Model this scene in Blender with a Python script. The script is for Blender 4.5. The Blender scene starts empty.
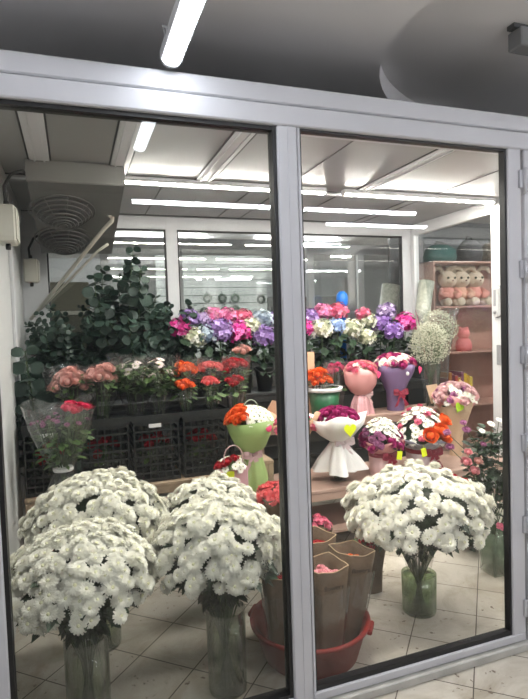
import bpy, math, random
from mathutils import Vector, Matrix
R = math.radians
PI = math.pi
col = bpy.context.scene.collection
rnd = random.Random(7)

# ------------------------------------------------------------------ camera numbers
YAW, PITCH, ROLL, FPX, CAMY, CAMZ = .3427, -.0454, -.0338, 533.48, -1.843, 1.5
_f = Vector((math.sin(YAW)*math.cos(PITCH), math.cos(YAW)*math.cos(PITCH), math.sin(PITCH)))
_r0 = Vector((math.cos(YAW), -math.sin(YAW), 0)); _u0 = _r0.cross(_f)
_r = _r0*math.cos(ROLL)+_u0*math.sin(ROLL); _u = -_r0*math.sin(ROLL)+_u0*math.cos(ROLL)

def at(px, py, y):
    "point of the depth plane y that the photograph shows at a pixel"
    d = _f+_r*((px-264)/FPX)-_u*((py-349.5)/FPX)
    t = (y-CAMY)/d.y
    return Vector((d.x*t, y, CAMZ+d.z*t))

def xat(px, y, z):
    "x at which a point of depth y and height z falls in column px"
    a, b = -2.0, 6.0
    for _ in range(40):
        m = (a+b)/2; v = Vector((m, y-CAMY, z-CAMZ))
        if 264+FPX*v.dot(_r)/v.dot(_f) < px: a = m
        else: b = m
    return (a+b)/2

# ------------------------------------------------------------------ materials
MATS = {}
def mat(name, c, rough=.6, metal=0, var=0, vscale=20, spec=.5, sub=0, bump=0, bscale=60, c2=None, trans=0):
    if name in MATS: return MATS[name]
    m = bpy.data.materials.new(name); m.use_nodes = True; nt = m.node_tree; N = nt.nodes
    b = N['Principled BSDF']; b.inputs['Roughness'].default_value = rough; b.inputs['Metallic'].default_value = metal
    b.inputs['Specular IOR Level'].default_value = spec
    b.inputs['Base Color'].default_value = (*c, 1)
    if var or c2:
        tc = N.new('ShaderNodeTexCoord'); n = N.new('ShaderNodeTexNoise'); n.inputs['Scale'].default_value = vscale; n.inputs['Detail'].default_value = 4
        nt.links.new(tc.outputs['Object'], n.inputs['Vector'])
        cr = N.new('ShaderNodeValToRGB'); cr.color_ramp.elements[0].position = .35; cr.color_ramp.elements[1].position = .65
        k = c2 if c2 else tuple(x*(1-var) for x in c)
        cr.color_ramp.elements[0].color = (*k, 1); cr.color_ramp.elements[1].color = (*c, 1)
        nt.links.new(n.outputs['Fac'], cr.inputs['Fac']); nt.links.new(cr.outputs['Color'], b.inputs['Base Color'])
    if bump:
        tc = N.new('ShaderNodeTexCoord'); n = N.new('ShaderNodeTexNoise'); n.inputs['Scale'].default_value = bscale
        nt.links.new(tc.outputs['Object'], n.inputs['Vector'])
        bp = N.new('ShaderNodeBump'); bp.inputs['Strength'].default_value = bump; bp.inputs['Distance'].default_value = .01
        nt.links.new(n.outputs['Fac'], bp.inputs['Height']); nt.links.new(bp.outputs['Normal'], b.inputs['Normal'])
    MATS[name] = m; return m

def clear(name, tint=(1, 1, 1), film=0.0, filmcol=(1, 1, 1), rough=.0, refl=1.0, ior=1.5):
    "thin transparent sheet: tinted pass-through, fresnel reflection, some milky film"
    m = bpy.data.materials.new(name); m.use_nodes = True; nt = m.node_tree; N = nt.nodes; N.clear(); L = nt.links
    out = N.new('ShaderNodeOutputMaterial'); tr = N.new('ShaderNodeBsdfTransparent'); tr.inputs[0].default_value = (*tint, 1)
    gl = N.new('ShaderNodeBsdfGlossy'); gl.inputs['Roughness'].default_value = rough
    fr = N.new('ShaderNodeFresnel'); ge = N.new('ShaderNodeNewGeometry'); mi_ = N.new('ShaderNodeMix'); mi_.inputs[2].default_value = ior; mi_.inputs[3].default_value = 1/ior
    L.new(ge.outputs['Backfacing'], mi_.inputs[0]); L.new(mi_.outputs[0], fr.inputs[0])
    mu = N.new('ShaderNodeMath'); mu.operation = 'MULTIPLY'; mu.inputs[1].default_value = refl; mu.use_clamp = True
    df = N.new('ShaderNodeBsdfDiffuse'); df.inputs[0].default_value = (*filmcol, 1)
    m1 = N.new('ShaderNodeMixShader'); m1.inputs[0].default_value = film
    m2 = N.new('ShaderNodeMixShader')
    L.new(tr.outputs[0], m1.inputs[1]); L.new(df.outputs[0], m1.inputs[2])
    L.new(fr.outputs[0], mu.inputs[0]); L.new(mu.outputs[0], m2.inputs[0]); L.new(m1.outputs[0], m2.inputs[1]); L.new(gl.outputs[0], m2.inputs[2])
    L.new(m2.outputs[0], out.inputs[0]); MATS[name] = m; return m

def emit(name, c, s):
    m = bpy.data.materials.new(name); m.use_nodes = True; b = m.node_tree.nodes['Principled BSDF']
    b.inputs['Base Color'].default_value = (*c, 1); b.inputs['Emission Color'].default_value = (*c, 1); b.inputs['Emission Strength'].default_value = s
    MATS[name] = m; return m

alu = mat('white_aluminium', (.55, .55, .575), .55, 0, .05, 3, .5)
alu_in = mat('inner_aluminium', (.60, .61, .63), .4, 0, .05, 3)
gasket = mat('black_rubber', (.012, .012, .013), .5)
panel = mat('ceiling_panel', (.27, .27, .265), .32, 0, .06, 1.5)
shopceil = mat('shop_ceiling_paint', (.82, .80, .79), .45, 0, .05, 1.2)
wallw = mat('white_wall_paint', (.62, .63, .63), .6, 0, .05, 2)
steel = mat('fan_unit_sheet', (.17, .17, .16), .35, .3, .1, 8)
darkgrille = mat('dark_grille', (.07, .07, .07), .5)
plasticw = mat('ivory_plastic', (.52, .51, .45), .5)
pipe_m = mat('pipe_plastic', (.55, .53, .46), .45)
cable_m = mat('black_cable', (.01, .01, .01), .5)
blackpl = mat('black_plastic', (.018, .02, .02), .42)
wood = mat('pale_wood', (.45, .33, .22), .6, 0, .3, 9)
pinkwood = mat('pinkish_board', (.46, .31, .25), .55, 0, .12, 6)
cabpink = mat('pink_board', (.50, .28, .22), .55, 0, .1, 5)
kraft = mat('kraft_paper', (.125, .078, .044), .8, 0, .22, 14, bump=.4, bscale=25)
kraft_edge = mat('kraft_rim', (.44, .32, .19), .8)
ink = mat('brown_ink', (.02, .010, .006), .8)
tubred = mat('red_plastic', (.20, .009, .007), .5, 0, .1, 5, spec=.3)
leafd = mat('dark_leaf', (.022, .05, .022), .5, c2=(.01, .024, .012), vscale=30)
leafm = mat('green_leaf', (.10, .17, .05), .5, c2=(.04, .08, .025), vscale=30)
euc = mat('eucalyptus_leaf', (.032, .062, .046), .5, c2=(.014, .032, .023), vscale=14)
stem_m = mat('green_stem', (.07, .115, .04), .5, c2=(.03, .06, .02), vscale=30)
whitep = mat('white_petal', (.93, .92, .84), .6, spec=.15)
def glowthrough(m, c, k):
    "thin petals let part of the light through"
    nt = m.node_tree; b = nt.nodes['Principled BSDF']; o = nt.nodes['Material Output']; t = nt.nodes.new('ShaderNodeBsdfTranslucent'); t.inputs[0].default_value = (*c, 1)
    x = nt.nodes.new('ShaderNodeMixShader'); x.inputs[0].default_value = k; nt.links.new(b.outputs[0], x.inputs[1]); nt.links.new(t.outputs[0], x.inputs[2]); nt.links.new(x.outputs[0], o.inputs[0])
glowthrough(whitep, (.95, .94, .84), .2)
mumcen = mat('mum_center', (.84, .83, .58), .7)
yellowc = mat('daisy_center', (.30, .32, .05), .7)
darkc = mat('dark_center', (.03, .03, .01), .7)
whitepaper = mat('white_paper', (.80, .79, .78), .55, bump=.3, bscale=12)
pinkpaper = mat('pink_paper', (.66, .31, .30), .5, bump=.3, bscale=12)
palepink = mat('pale_pink_card', (.74, .50, .49), .55)
lilac = mat('lilac_paper', (.22, .15, .29), .5, bump=.3, bscale=12)
greenp = mat('apple_green_paper', (.31, .43, .15), .55, bump=.3, bscale=12)
peach = mat('peach_paper', (.66, .41, .26), .6, bump=.3, bscale=12)
greyp = mat('grey_tulle', (.33, .33, .40), .6)
wine = mat('wine_ribbon', (.28, .02, .045), .4)
dustyr = mat('dusty_pink_ribbon', (.52, .34, .34), .45)
tagy = mat('yellow_tag', (.80, .90, .02), .6)
tagpink = mat('hot_pink_sticker', (.95, .09, .24), .6)
shell_pink = mat('pink_foil', (.72, .40, .42), .25, .1, bump=.8, bscale=30)
bluep = mat('bright_blue_plastic', (.02, .17, .62), .35)
handlew = mat('handle_white', (.58, .58, .58), .35)
handleg = mat('handle_grey', (.3, .3, .31), .4)
G1 = clear('window_glass', (.98, .98, .97), 0.003, (.8, .85, .9), 0, 1.0, 1.42)
G2 = clear('window_glass_tinted', (.90, .905, .895), 0.003, (.7, .8, .85), 0, 1.0, 1.42)
GB = clear('back_glass', (.95, .96, .95), .01, (.8, .8, .8), 0, 2.2)
vase_glass = clear('vase_glass', (.93, .95, .93), .006, (.4, .45, .4), .02, 1.0)
water = clear('green_water', (.78, .85, .70), .01, (.08, .12, .05), .05, 1)
cello = clear('cellophane', (.95, .95, .95), .014, (.7, .7, .7), .10, 1.45)
cello_dense = clear('cloudy_cellophane', (.90, .91, .90), .055, (.6, .62, .6), .16, 1.9)
tube_on = emit('tube_glow', (1.0, .965, .89), 128)
tube_shop = emit('shop_tube_glow', (.90, .93, 1.0), 72)
tube_low = emit('near_tube_glow', (.88, .93, 1.0), 20)
tube_added = emit('added_tube_glow', (.95, .97, 1.0), 130)  # emission of the unseen lamps put in behind and beside the cold room

# ------------------------------------------------------------------ mesh builder
class MB:
    def __init__(s): s.v = []; s.f = []; s.m = []; s.sm = []
    def add(s, vs, fs, mi=0, smooth=False):
        o = len(s.v); s.v.extend([tuple(v) for v in vs])
        for f in fs: s.f.append(tuple(i+o for i in f)); s.m.append(mi); s.sm.append(smooth)
        return s
    def box(s, x0, x1, y0, y1, z0, z1, mi=0, bev=0):
        if bev > 0:
            b = min(bev, (x1-x0)/2.01, (y1-y0)/2.01, (z1-z0)/2.01)
            vs = []; idx = {}
            for ix, (X, sx) in enumerate(((x0, 1), (x1, -1))):
                for iy, (Y, sy) in enumerate(((y0, 1), (y1, -1))):
                    for iz, (Z, sz) in enumerate(((z0, 1), (z1, -1))):
                        idx[ix, iy, iz, 0] = len(vs); vs.append((X, Y+sy*b, Z+sz*b))
                        idx[ix, iy, iz, 1] = len(vs); vs.append((X+sx*b, Y, Z+sz*b))
                        idx[ix, iy, iz, 2] = len(vs); vs.append((X+sx*b, Y+sy*b, Z))
            fs = []
            q = ((0, 0), (1, 0), (1, 1), (0, 1))
            for e in (0, 1):
                a = [idx[e, i, j, 0] for i, j in q]; fs.append(a[::-1] if e == 0 else a)
                a = [idx[i, e, j, 1] for i, j in q]; fs.append(a if e == 0 else a[::-1])
                a = [idx[i, j, e, 2] for i, j in q]; fs.append(a[::-1] if e == 0 else a)
            for i in (0, 1):
                for j in (0, 1):
                    fs.append([idx[i, j, 0, 0], idx[i, j, 0, 1], idx[i, j, 1, 1], idx[i, j, 1, 0]])
                    fs.append([idx[i, 0, j, 0], idx[i, 0, j, 2], idx[i, 1, j, 2], idx[i, 1, j, 0]])
                    fs.append([idx[0, i, j, 1], idx[0, i, j, 2], idx[1, i, j, 2], idx[1, i, j, 1]])
                    for k in (0, 1): fs.append([idx[i, j, k, 0], idx[i, j, k, 1], idx[i, j, k, 2]])
            return s.add(vs, fs, mi)
        vs = [(x0, y0, z0), (x1, y0, z0), (x1, y1, z0), (x0, y1, z0), (x0, y0, z1), (x1, y0, z1), (x1, y1, z1), (x0, y1, z1)]
        return s.add(vs, [(3, 2, 1, 0), (4, 5, 6, 7), (0, 1, 5, 4), (1, 2, 6, 5), (2, 3, 7, 6), (3, 0, 4, 7)], mi)
    def prism(s, pts, axis, a, b, mi=0):
        "closed outline pts (2-D) extruded along an axis from a to b"
        def P(p, t):
            return {'x': (t, p[0], p[1]), 'y': (p[0], t, p[1]), 'z': (p[0], p[1], t)}[axis]
        n = len(pts); vs = [P(p, a) for p in pts]+[P(p, b) for p in pts]
        fs = [tuple(range(n))[::-1], tuple(range(n, 2*n))]+[(i, (i+1) % n, n+(i+1) % n, n+i) for i in range(n)]
        return s.add(vs, fs, mi)
    def tube(s, pts, r, n=8, mi=0, caps=True, closed=False):
        pts = [Vector(p) for p in pts]; k = len(pts)
        rr = r if isinstance(r, (list, tuple)) else [r]*k
        vs = []; prev = None
        for i, p in enumerate(pts):
            if closed: d = pts[(i+1) % k]-pts[i-1]
            else: d = pts[min(i+1, k-1)]-pts[max(i-1, 0)]
            d.normalize()
            if prev is None:
                a = Vector((0, 0, 1)) if abs(d.z) < .9 else Vector((1, 0, 0)); u = d.cross(a).normalized()
            else: u = (prev-d*prev.dot(d)).normalized()
            prev = u; w = d.cross(u)
            for j in range(n):
                t = 2*PI*j/n; vs.append(p+(u*math.cos(t)+w*math.sin(t))*rr[i])
        fs = []
        for i in range(k if closed else k-1):
            a = i*n; b = ((i+1) % k)*n
            for j in range(n): fs.append((a+j, a+(j+1) % n, b+(j+1) % n, b+j))
        if caps and not closed: fs.append(tuple(range(n))[::-1]); fs.append(tuple(range((k-1)*n, k*n)))
        return s.add(vs, fs, mi, True)
    def lathe(s, prof, n=32, mi=0, c=(0, 0, 0), wob=None, smooth=True, square=0, caps=True):
        "profile of (r, z) turned about z; wob(i, ang, r, z) -> (r, z)"
        vs = []
        for i, (r, z) in enumerate(prof):
            for j in range(n):
                t = 2*PI*j/n; rr, zz = (wob(i, t, r, z) if wob else (r, z))
                if square:
                    q = max(abs(math.cos(t)), abs(math.sin(t))); rr *= (1-square)+square/q*.92
                vs.append((c[0]+rr*math.cos(t), c[1]+rr*math.sin(t), c[2]+zz))
        fs = [(i*n+j, i*n+(j+1) % n, (i+1)*n+(j+1) % n, (i+1)*n+j) for i in range(len(prof)-1) for j in range(n)]
        if caps:
            fs.append(tuple(range(n))[::-1]); fs.append(tuple(range((len(prof)-1)*n, len(prof)*n)))
        return s.add(vs, fs, mi, smooth)
    def ball(s, c, r, n=12, mi=0, sc=(1, 1, 1), jit=0):
        vs = []; m = n//2
        for i in range(m+1):
            a = -PI/2+PI*i/m
            for j in range(n):
                t = 2*PI*j/n; k = 1+rnd.uniform(-jit, jit)
                vs.append((c[0]+r*sc[0]*k*math.cos(a)*math.cos(t), c[1]+r*sc[1]*k*math.cos(a)*math.sin(t), c[2]+r*sc[2]*k*math.sin(a)))
        fs = [(i*n+j, i*n+(j+1) % n, (i+1)*n+(j+1) % n, (i+1)*n+j) for i in range(m) for j in range(n)]
        return s.add(vs, fs, mi, True)
    def merge(s, o, M, mi=None):
        off = len(s.v); s.v.extend([tuple(M @ Vector(v)) for v in o.v])
        for f, m, sm in zip(o.f, o.m, o.sm): s.f.append(tuple(i+off for i in f)); s.m.append(m if mi is None else mi); s.sm.append(sm)
        return s
    def mesh(s, name, mats):
        me = bpy.data.meshes.new(name); me.from_pydata(s.v, [], s.f)
        for m in (mats if isinstance(mats, (list, tuple)) else [mats]): me.materials.append(m)
        me.polygons.foreach_set('material_index', s.m); me.polygons.foreach_set('use_smooth', s.sm); me.update(); return me
    def build(s, name, mats, parent=None, loc=(0, 0, 0)):
        o = bpy.data.objects.new(name, s.mesh(name, mats)); col.objects.link(o); o.location = loc
        if parent: o.parent = parent
        return o

def inst(name, me, parent, M=None):
    o = bpy.data.objects.new(name, me); col.objects.link(o); o.parent = parent
    if M is not None: o.matrix_local = M
    return o
def tag(o, label, cat, group=None, kind=None):
    if label: o['label'] = label
    if cat: o['category'] = cat
    if group: o['group'] = group
    if kind: o['kind'] = kind
    return o
def thing(name, label, cat, loc=(0, 0, 0), rz=0, group=None):
    o = bpy.data.objects.new(name, None); o.empty_display_size = .05; col.objects.link(o); o.location = loc; o.rotation_euler = (0, 0, rz)
    return tag(o, label, cat, group)
def struct(o): o['kind'] = 'structure'; return o
def nest(name):
    o = bpy.data.objects.new(name, None); col.objects.link(o); o['kind'] = 'structure'; return o
def face_M(p, n, spin, s=1, sz=None):
    n = Vector(n).normalized(); q = n.to_track_quat('Z', 'Y'); sz = s if sz is None else sz
    return Matrix.Translation(p) @ q.to_matrix().to_4x4() @ Matrix.Rotation(spin, 4, 'Z') @ Matrix.Diagonal((s, s, sz, 1))

# ------------------------------------------------------------------ flower shapes (unit radius about 1)
def petal(mb, ang, r0, r1, w, z0, z1, zm=None, mi=0):
    zm = (z0+z1)/2+.08 if zm is None else zm
    c, sn = math.cos(ang), math.sin(ang)
    def P(r, k, z): return (r*c-k*sn, r*sn+k*c, z)
    rm = r0+(r1-r0)*.62
    vs = [P(r0, -w*.35, z0), P(r0, w*.35, z0), P(rm, w*.5, zm), P(rm, 0, zm-.05), P(rm, -w*.5, zm), P(r1-.04, w*.26, z1), P(r1, 0, z1-.02), P(r1-.04, -w*.26, z1)]
    mb.add(vs, [(0, 3, 4), (0, 1, 3), (1, 2, 3), (3, 2, 5, 6), (4, 3, 6, 7)], mi, True)
def mum_mb():
    mb = MB(); r = random.Random(3)
    for n, a, b, z0, z1, o in ((17, .15, 1.0, .0, .0, 0), (16, .12, .90, .12, .24, .2), (13, .10, .72, .22, .48, .1), (9, .05, .46, .30, .60, .3)):
        for k in range(n): petal(mb, o+2*PI*k/n+r.uniform(-.08, .08), a, b*r.uniform(.92, 1.05),   .27*b+.06, z0, z1+r.uniform(-.05, .05))
    mb.ball((0, 0, .40), .19, 8, 1, (1, 1, .7)); return mb
def daisy_mb(n=12):
    mb = MB()
    for k in range(n): petal(mb, 2*PI*k/n, .15, 1, .42, .05, .1)
    mb.ball((0, 0, .1), .19, 8, 1, (1, 1, .6)); return mb
def gerb_mb():
    mb = MB(); r = random.Random(5)
    for n, b, z in ((20, 1, .0), (18, .82, .12), (12, .5, .2)):
        for k in range(n): petal(mb, 2*PI*k/n+r.uniform(-.05, .05), .15, b, .26, z, z+.14)
    mb.ball((0, 0, .18), .22, 8, 1, (1, 1, .5)); return mb
def rose_mb():
    mb = MB()
    for ring, (n, rr, h0, h1, tilt) in enumerate(((5, .92, -.2, .55, .32), (5, .72, -.1, .72, .18), (4, .48, 0, .82, .05), (3, .24, .1, .85, -.03))):
        for k in range(n):
            a0 = 2*PI*k/n+ring*.7; w = 2*PI/n*1.25; vs = []
            for i in range(3):
                z = h0+(h1-h0)*i/2; rad = rr*(.72, 1.0, 1.0+tilt)[i]
                for j in range(5):
                    t = a0+w*(j/4-.5); e = 1-.12*abs(j/4-.5)*2*(i == 2); dz = -.13*((j/4-.5)*2)**2 if i == 2 else 0
                    vs.append((rad*e*math.cos(t), rad*e*math.sin(t), z+dz))
            mb.add(vs, [(i*5+j, i*5+j+1, (i+1)*5+j+1, (i+1)*5+j) for i in range(2) for j in range(4)], 0, True)
    mb.ball((0, 0, .35), .6, 10, 0, (1, 1, .75)); return mb
def carn_mb():
    mb = MB(); r = random.Random(9)
    for n, b, z0, z1 in ((12, 1, .0, .2), (11, .85, .1, .45), (9, .62, .2, .65), (6, .35, .3, .75)):
        for k in range(n): petal(mb, 2*PI*k/n+r.uniform(-.2, .2), .1, b*r.uniform(.85, 1.1), .62*b, z0, z1+r.uniform(-.1, .1))
    mb.ball((0, 0, .3), .4, 8, 0, (1, 1, .8)); return mb
def hyd_mb(seed):
    mb = MB(); r = random.Random(seed); n = 95
    for i in range(n):
        z = 1-1.75*(i+.5)/n; a = i*2.39996; q = math.sqrt(max(0, 1-z*z)); p = Vector((q*math.cos(a), q*math.sin(a), z))*r.uniform(.80, 1.10)
        nn = (p.normalized()+Vector((r.uniform(-.6, .6), r.uniform(-.6, .6), r.uniform(-.4, .6)))).normalized()
        M = face_M(p, nn, r.uniform(0, PI), .25); mi = r.choice((0, 0, 1, 2))
        for k in range(4):
            t = k*PI/2; c, sn = math.cos(t), math.sin(t)
            vs = [M @ Vector((x*c-y*sn, x*sn+y*c, zz)) for x, y, zz in ((.05, 0, 0), (.5, -.46, .06), (1, 0, .12), (.5, .46, .06))]
            mb.add(vs, [(0, 1, 2, 3)], mi, False)
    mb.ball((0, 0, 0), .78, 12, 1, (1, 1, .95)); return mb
MUM, DAISY, GERB, ROSE, CARN = mum_mb(), daisy_mb(), gerb_mb(), rose_mb(), carn_mb()
MESHES = {}
def head(kind, c, c2=None):
    key = (kind, c.name, c2.name if c2 else None)
    if key not in MESHES:
        MESHES[key] = {'mum': MUM, 'daisy': DAISY, 'gerb': GERB, 'rose': ROSE, 'carn': CARN}[kind].mesh(kind+'_head', [c, c2 or c])
    return MESHES[key]
H_MUM = head('mum', whitep, mumcen)
HS = {'mum': (MUM, [whitep, mumcen])}
def pm(name, c, c2=None): return mat(name, c, .6, spec=.25, c2=c2 or tuple(x*.72 for x in c), vscale=40)
magenta = pm('magenta_petal', (.42, .03, .17)); roseP = pm('rose_pink_petal', (.75, .22, .30), (.60, .10, .20)); orangeP = pm('orange_petal', (.85, .20, .03), (.70, .07, .02))
redP = pm('red_petal', (.50, .015, .03)); coral = pm('coral_petal', (.84, .20, .19), (.62, .08, .10)); softpink = pm('soft_pink_petal', (.78, .38, .40), (.62, .2, .24))
creamP = pm('cream_pink_petal', (.74, .50, .40), (.55, .20, .22)); mauve = pm('mauve_petal', (.42, .15, .30)); dustyP = pm('dusty_petal', (.62, .32, .38), (.75, .6, .55))
greencen = mat('green_center', (.35, .42, .06), .7)

# ------------------------------------------------------------------ leaves, stems
def leafshape(mb, M, l, w, mi=0, toothed=False):
    pts = [(0, 0, 0), (w*.5, l*.35, .02*l), (0, l*.45, -.04*l), (-w*.5, l*.35, .02*l), (w*.38, l*.72, -.03*l), (-w*.38, l*.72, -.03*l), (0, l, -.12*l)]
    mb.add([M @ Vector(p) for p in pts], [(0, 1, 2), (0, 2, 3), (2, 1, 4, 6), (2, 6, 5, 3)], mi, False)
    if toothed:
        for sgn in (-1, 1):
            q = [(0, l*.3, 0), (sgn*w*.9, l*.62, -.05*l), (sgn*w*.25, l*.6, 0)]
            mb.add([M @ Vector(p) for p in q], [(0, 1, 2)], mi, False)
def leaf_cloud(mb, c, rx, ry, rz, n, l, w, r, mi=0, toothed=False, down=0, zlo=-1):
    for i in range(n):
        z = r.uniform(zlo, .9); a = r.uniform(0, 2*PI); q = math.sqrt(max(0, 1-z*z))*r.uniform(.55, 1)
        p = Vector((c[0]+rx*q*math.cos(a), c[1]+ry*q*math.sin(a), c[2]+rz*z*r.uniform(.7, 1)))
        d = Vector((math.cos(a), math.sin(a), r.uniform(-.5, .6)-down)).normalized(); nn = d.cross(Vector((-math.sin(a), math.cos(a), r.uniform(-.5, .5)))).normalized()
        x = d.cross(nn); M = Matrix.Translation(p) @ Matrix((x, d, nn)).transposed().to_4x4(); k = r.uniform(.7, 1.25)
        leafshape(mb, M, l*k, w*k, mi, toothed)
def stems(mb, c, r0, z0, r1, z1, n, r, rad=.003, zn=None, rn=None):
    "n stems from a base disc to a top disc, crossing at the neck"
    for i in range(n):
        a = r.uniform(0, 2*PI); b = a+PI+r.uniform(-.8, .8) if zn else a+r.uniform(-.5, .5); q0 = r0*math.sqrt(r.random()); q1 = r1*math.sqrt(r.random())
        P0 = Vector((c[0]+q0*math.cos(b), c[1]+q0*math.sin(b), c[2]+z0)); P1 = Vector((c[0]+q1*math.cos(a), c[1]+q1*math.sin(a), c[2]+z1))
        if zn: Pm = Vector((c[0]+rn*math.cos(a)*r.random(), c[1]+rn*math.sin(a)*r.random(), c[2]+zn)); pts = [P0, Pm, (Pm+P1)/2+Vector((math.cos(a), math.sin(a), 0))*.01, P1]
        else: pts = [P0, (P0+P1)/2, P1]
        mb.tube(pts, rad, 5)

# =================================================================== THE SETTING
XL, XR, YB, ZC = -.36, 3.31, 2.84, 2.47       # cold room inside
# floor: tiles turned about 43 degrees to the front
def floor_mat():
    m = bpy.data.materials.new('floor_tiles'); m.use_nodes = True; nt = m.node_tree; N = nt.nodes; L = nt.links; b = N['Principled BSDF']
    tc = N.new('ShaderNodeTexCoord'); mp = N.new('ShaderNodeMapping'); mp.inputs['Rotation'].default_value = (0, 0, R(-47.5)); mp.inputs['Location'].default_value = (.25, .03, 0)
    br = N.new('ShaderNodeTexBrick'); br.offset = 0; br.squash = 1
    for k, v in (('Scale', 1), ('Mortar Size', .0026), ('Mortar Smooth', .1), ('Brick Width', .285), ('Row Height', .285), ('Bias', 0)): br.inputs[k].default_value = v
    br.inputs['Color1'].default_value = (.57, .53, .46, 1); br.inputs['Color2'].default_value = (.50, .465, .40, 1); br.inputs['Mortar'].default_value = (.09, .07, .055, 1)
    L.new(tc.outputs['Object'], mp.inputs['Vector']); L.new(mp.outputs[0], br.inputs['Vector'])
    n1 = N.new('ShaderNodeTexNoise'); n1.inputs['Scale'].default_value = 3.2; n1.inputs['Detail'].default_value = 8; n1.inputs['Roughness'].default_value = .65
    n1.inputs['Distortion'].default_value = 1.0
    L.new(tc.outputs['Object'], n1.inputs['Vector'])
    c1 = N.new('ShaderNodeValToRGB'); c1.color_ramp.elements[0].position = .35; c1.color_ramp.elements[0].color = (.62, .57, .50, 1); c1.color_ramp.elements[1].position = .6; c1.color_ramp.elements[1].color = (1, 1, 1, 1)
    L.new(n1.outputs['Fac'], c1.inputs[0])
    mx = N.new('ShaderNodeMixRGB'); mx.blend_type = 'MULTIPLY'; mx.inputs[0].default_value = .8; L.new(br.outputs['Color'], mx.inputs[1]); L.new(c1.outputs[0], mx.inputs[2])
    n2 = N.new('ShaderNodeTexNoise'); n2.inputs['Scale'].default_value = 30; n2.inputs['Detail'].default_value = 3; L.new(tc.outputs['Object'], n2.inputs['Vector'])
    n3 = N.new('ShaderNodeTexNoise'); n3.inputs['Scale'].default_value = 2.3; L.new(tc.outputs['Object'], n3.inputs['Vector'])
    md = N.new('ShaderNodeMath'); md.operation = 'MULTIPLY_ADD'; md.inputs[1].default_value = .28; L.new(n3.outputs['Fac'], md.inputs[0]); L.new(n2.outputs['Fac'], md.inputs[2])
    c2 = N.new('ShaderNodeValToRGB'); c2.color_ramp.elements[0].position = .80; c2.color_ramp.elements[0].color = (0, 0, 0, 1); c2.color_ramp.elements[1].position = .86; c2.color_ramp.elements[1].color = (1, 1, 1, 1)
    L.new(md.outputs[0], c2.inputs[0])
    mx2 = N.new('ShaderNodeMixRGB'); mx2.inputs[2].default_value = (.16, .12, .09, 1); L.new(c2.outputs[0], mx2.inputs[0]); L.new(mx.outputs[0], mx2.inputs[1])
    L.new(mx2.outputs[0], b.inputs['Base Color']); b.inputs['Roughness'].default_value = .5
    bp = N.new('ShaderNodeBump'); bp.inputs['Strength'].default_value = .3; bp.inputs['Distance'].default_value = .004; bp.invert = True
    L.new(br.outputs['Fac'], bp.inputs['Height']); L.new(bp.outputs[0], b.inputs['Normal'])
    return m
struct(MB().box(-3.0, 6.4, -5.0, 7.0, -.06, 0).build('floor', floor_mat()))
# shop shell
struct(MB().box(-3.1, -3.0, -5.0, 7.0, 0, 3.3).build('wall_left', wallw))
struct(MB().box(6.4, 6.5, -5.0, 7.0, 0, 3.3).build('wall_right', wallw))
struct(MB().box(-3.0, 6.4, 7.0, 7.1, 0, 3.3).build('wall_back', wallw))
struct(MB().box(-3.0, 6.4, -5.1, -5.0, 0, 3.3).build('wall_front', mat('shop_front_paint', (.10, .10, .11), .7)))
struct(MB().box(-3.0, 6.4, -5.0, 7.0, 3.3, 3.36).build('ceiling', shopceil))
# dropped ceiling outside the cold room, with the curved opening at right
def dropped():
    mb = MB(); z = 2.64; zt = 2.74
    cx, cy, rx, ry = 2.66, -.1, 1.4, 1.04; x0, x1, y0, y1 = -3.0, 6.4, -5.0, 7.0
    A = sorted([2*PI*i/96 for i in range(96)]+[math.atan2(b-cy, a-cx) % (2*PI) for a in (x0, x1) for b in (y0, y1)]); n = len(A)
    hole = [(cx+rx*math.cos(a), cy+ry*math.sin(a)) for a in A]; outer = []
    for a in A:
        c, sn = math.cos(a), math.sin(a)
        t = min(((x1-cx)/c if c > 1e-9 else (x0-cx)/c if c < -1e-9 else 1e9), ((y1-cy)/sn if sn > 1e-9 else (y0-cy)/sn if sn < -1e-9 else 1e9))
        outer.append((cx+c*t, cy+sn*t))
    mb.add([(x, y, z) for x, y in hole]+[(x, y, z) for x, y in outer]+[(x, y, zt) for x, y in hole], [(i, (i+1) % n, n+(i+1) % n, n+i) for i in range(n)]+[(i, 2*n+i, 2*n+(i+1) % n, (i+1) % n) for i in range(n)])
    mb.box(cx-1.6, cx+1.6, cy-1.4, cy+1.4, zt, zt+.02)
    return struct(mb.build('ceiling', shopceil))
dropped()

# front of the cold room
Z0, ZT, ZTOP = .075, 2.222, 2.366
XA, XM0, XM1, XP, XH = -.241, .730, .820, 1.791, 1.872
bev = .004
fw = nest('window_1')
f = MB()
f.box(XL-.02, XA, -.02, .06, 0, ZT, 0, bev)
f.box(XM0, XM1-.014, -.02, .06, 0, ZT, 0, bev)
f.box(XA, XM0, -.018, .06, 0, Z0, 0, bev)
f.box(XM0+.038, XM0+.044, -.0225, -.019, 0, ZT)       # raised bead on the mullion
o = f.build('window_frame', alu, fw)
def ringmb(x0, x1, z0, z1, y0, y1, w, wr=None, wb=None):
    wr = wr or w; wb = wb or w; m = MB()
    m.box(x0, x1, y0, y1, z1-w, z1); m.box(x0, x1, y0, y1, z0, z0+wb); m.box(x0, x0+w, y0, y1, z0+wb, z1-w); m.box(x1-wr, x1, y0, y1, z0+wb, z1-w); return m
ringmb(XA, XM0, Z0, ZT, -.004, .045, .014).build('gasket', gasket, fw)
MB().box(XA+.014, XM0-.014, .012, .018, Z0+.014, ZT-.014).build('glass_pane', G2, fw)
dr = nest('door_1')
d = MB()
d.box(XM1-.011, XP+.073, -.016, .05, .040, Z0, 0, bev); d.box(XP, XP+.073, -.016, .028, Z0, ZT+.006, 0, bev)
d.box(XM1-.011, XM1, -.016, .05, Z0, ZT, 0, .002)
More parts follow.
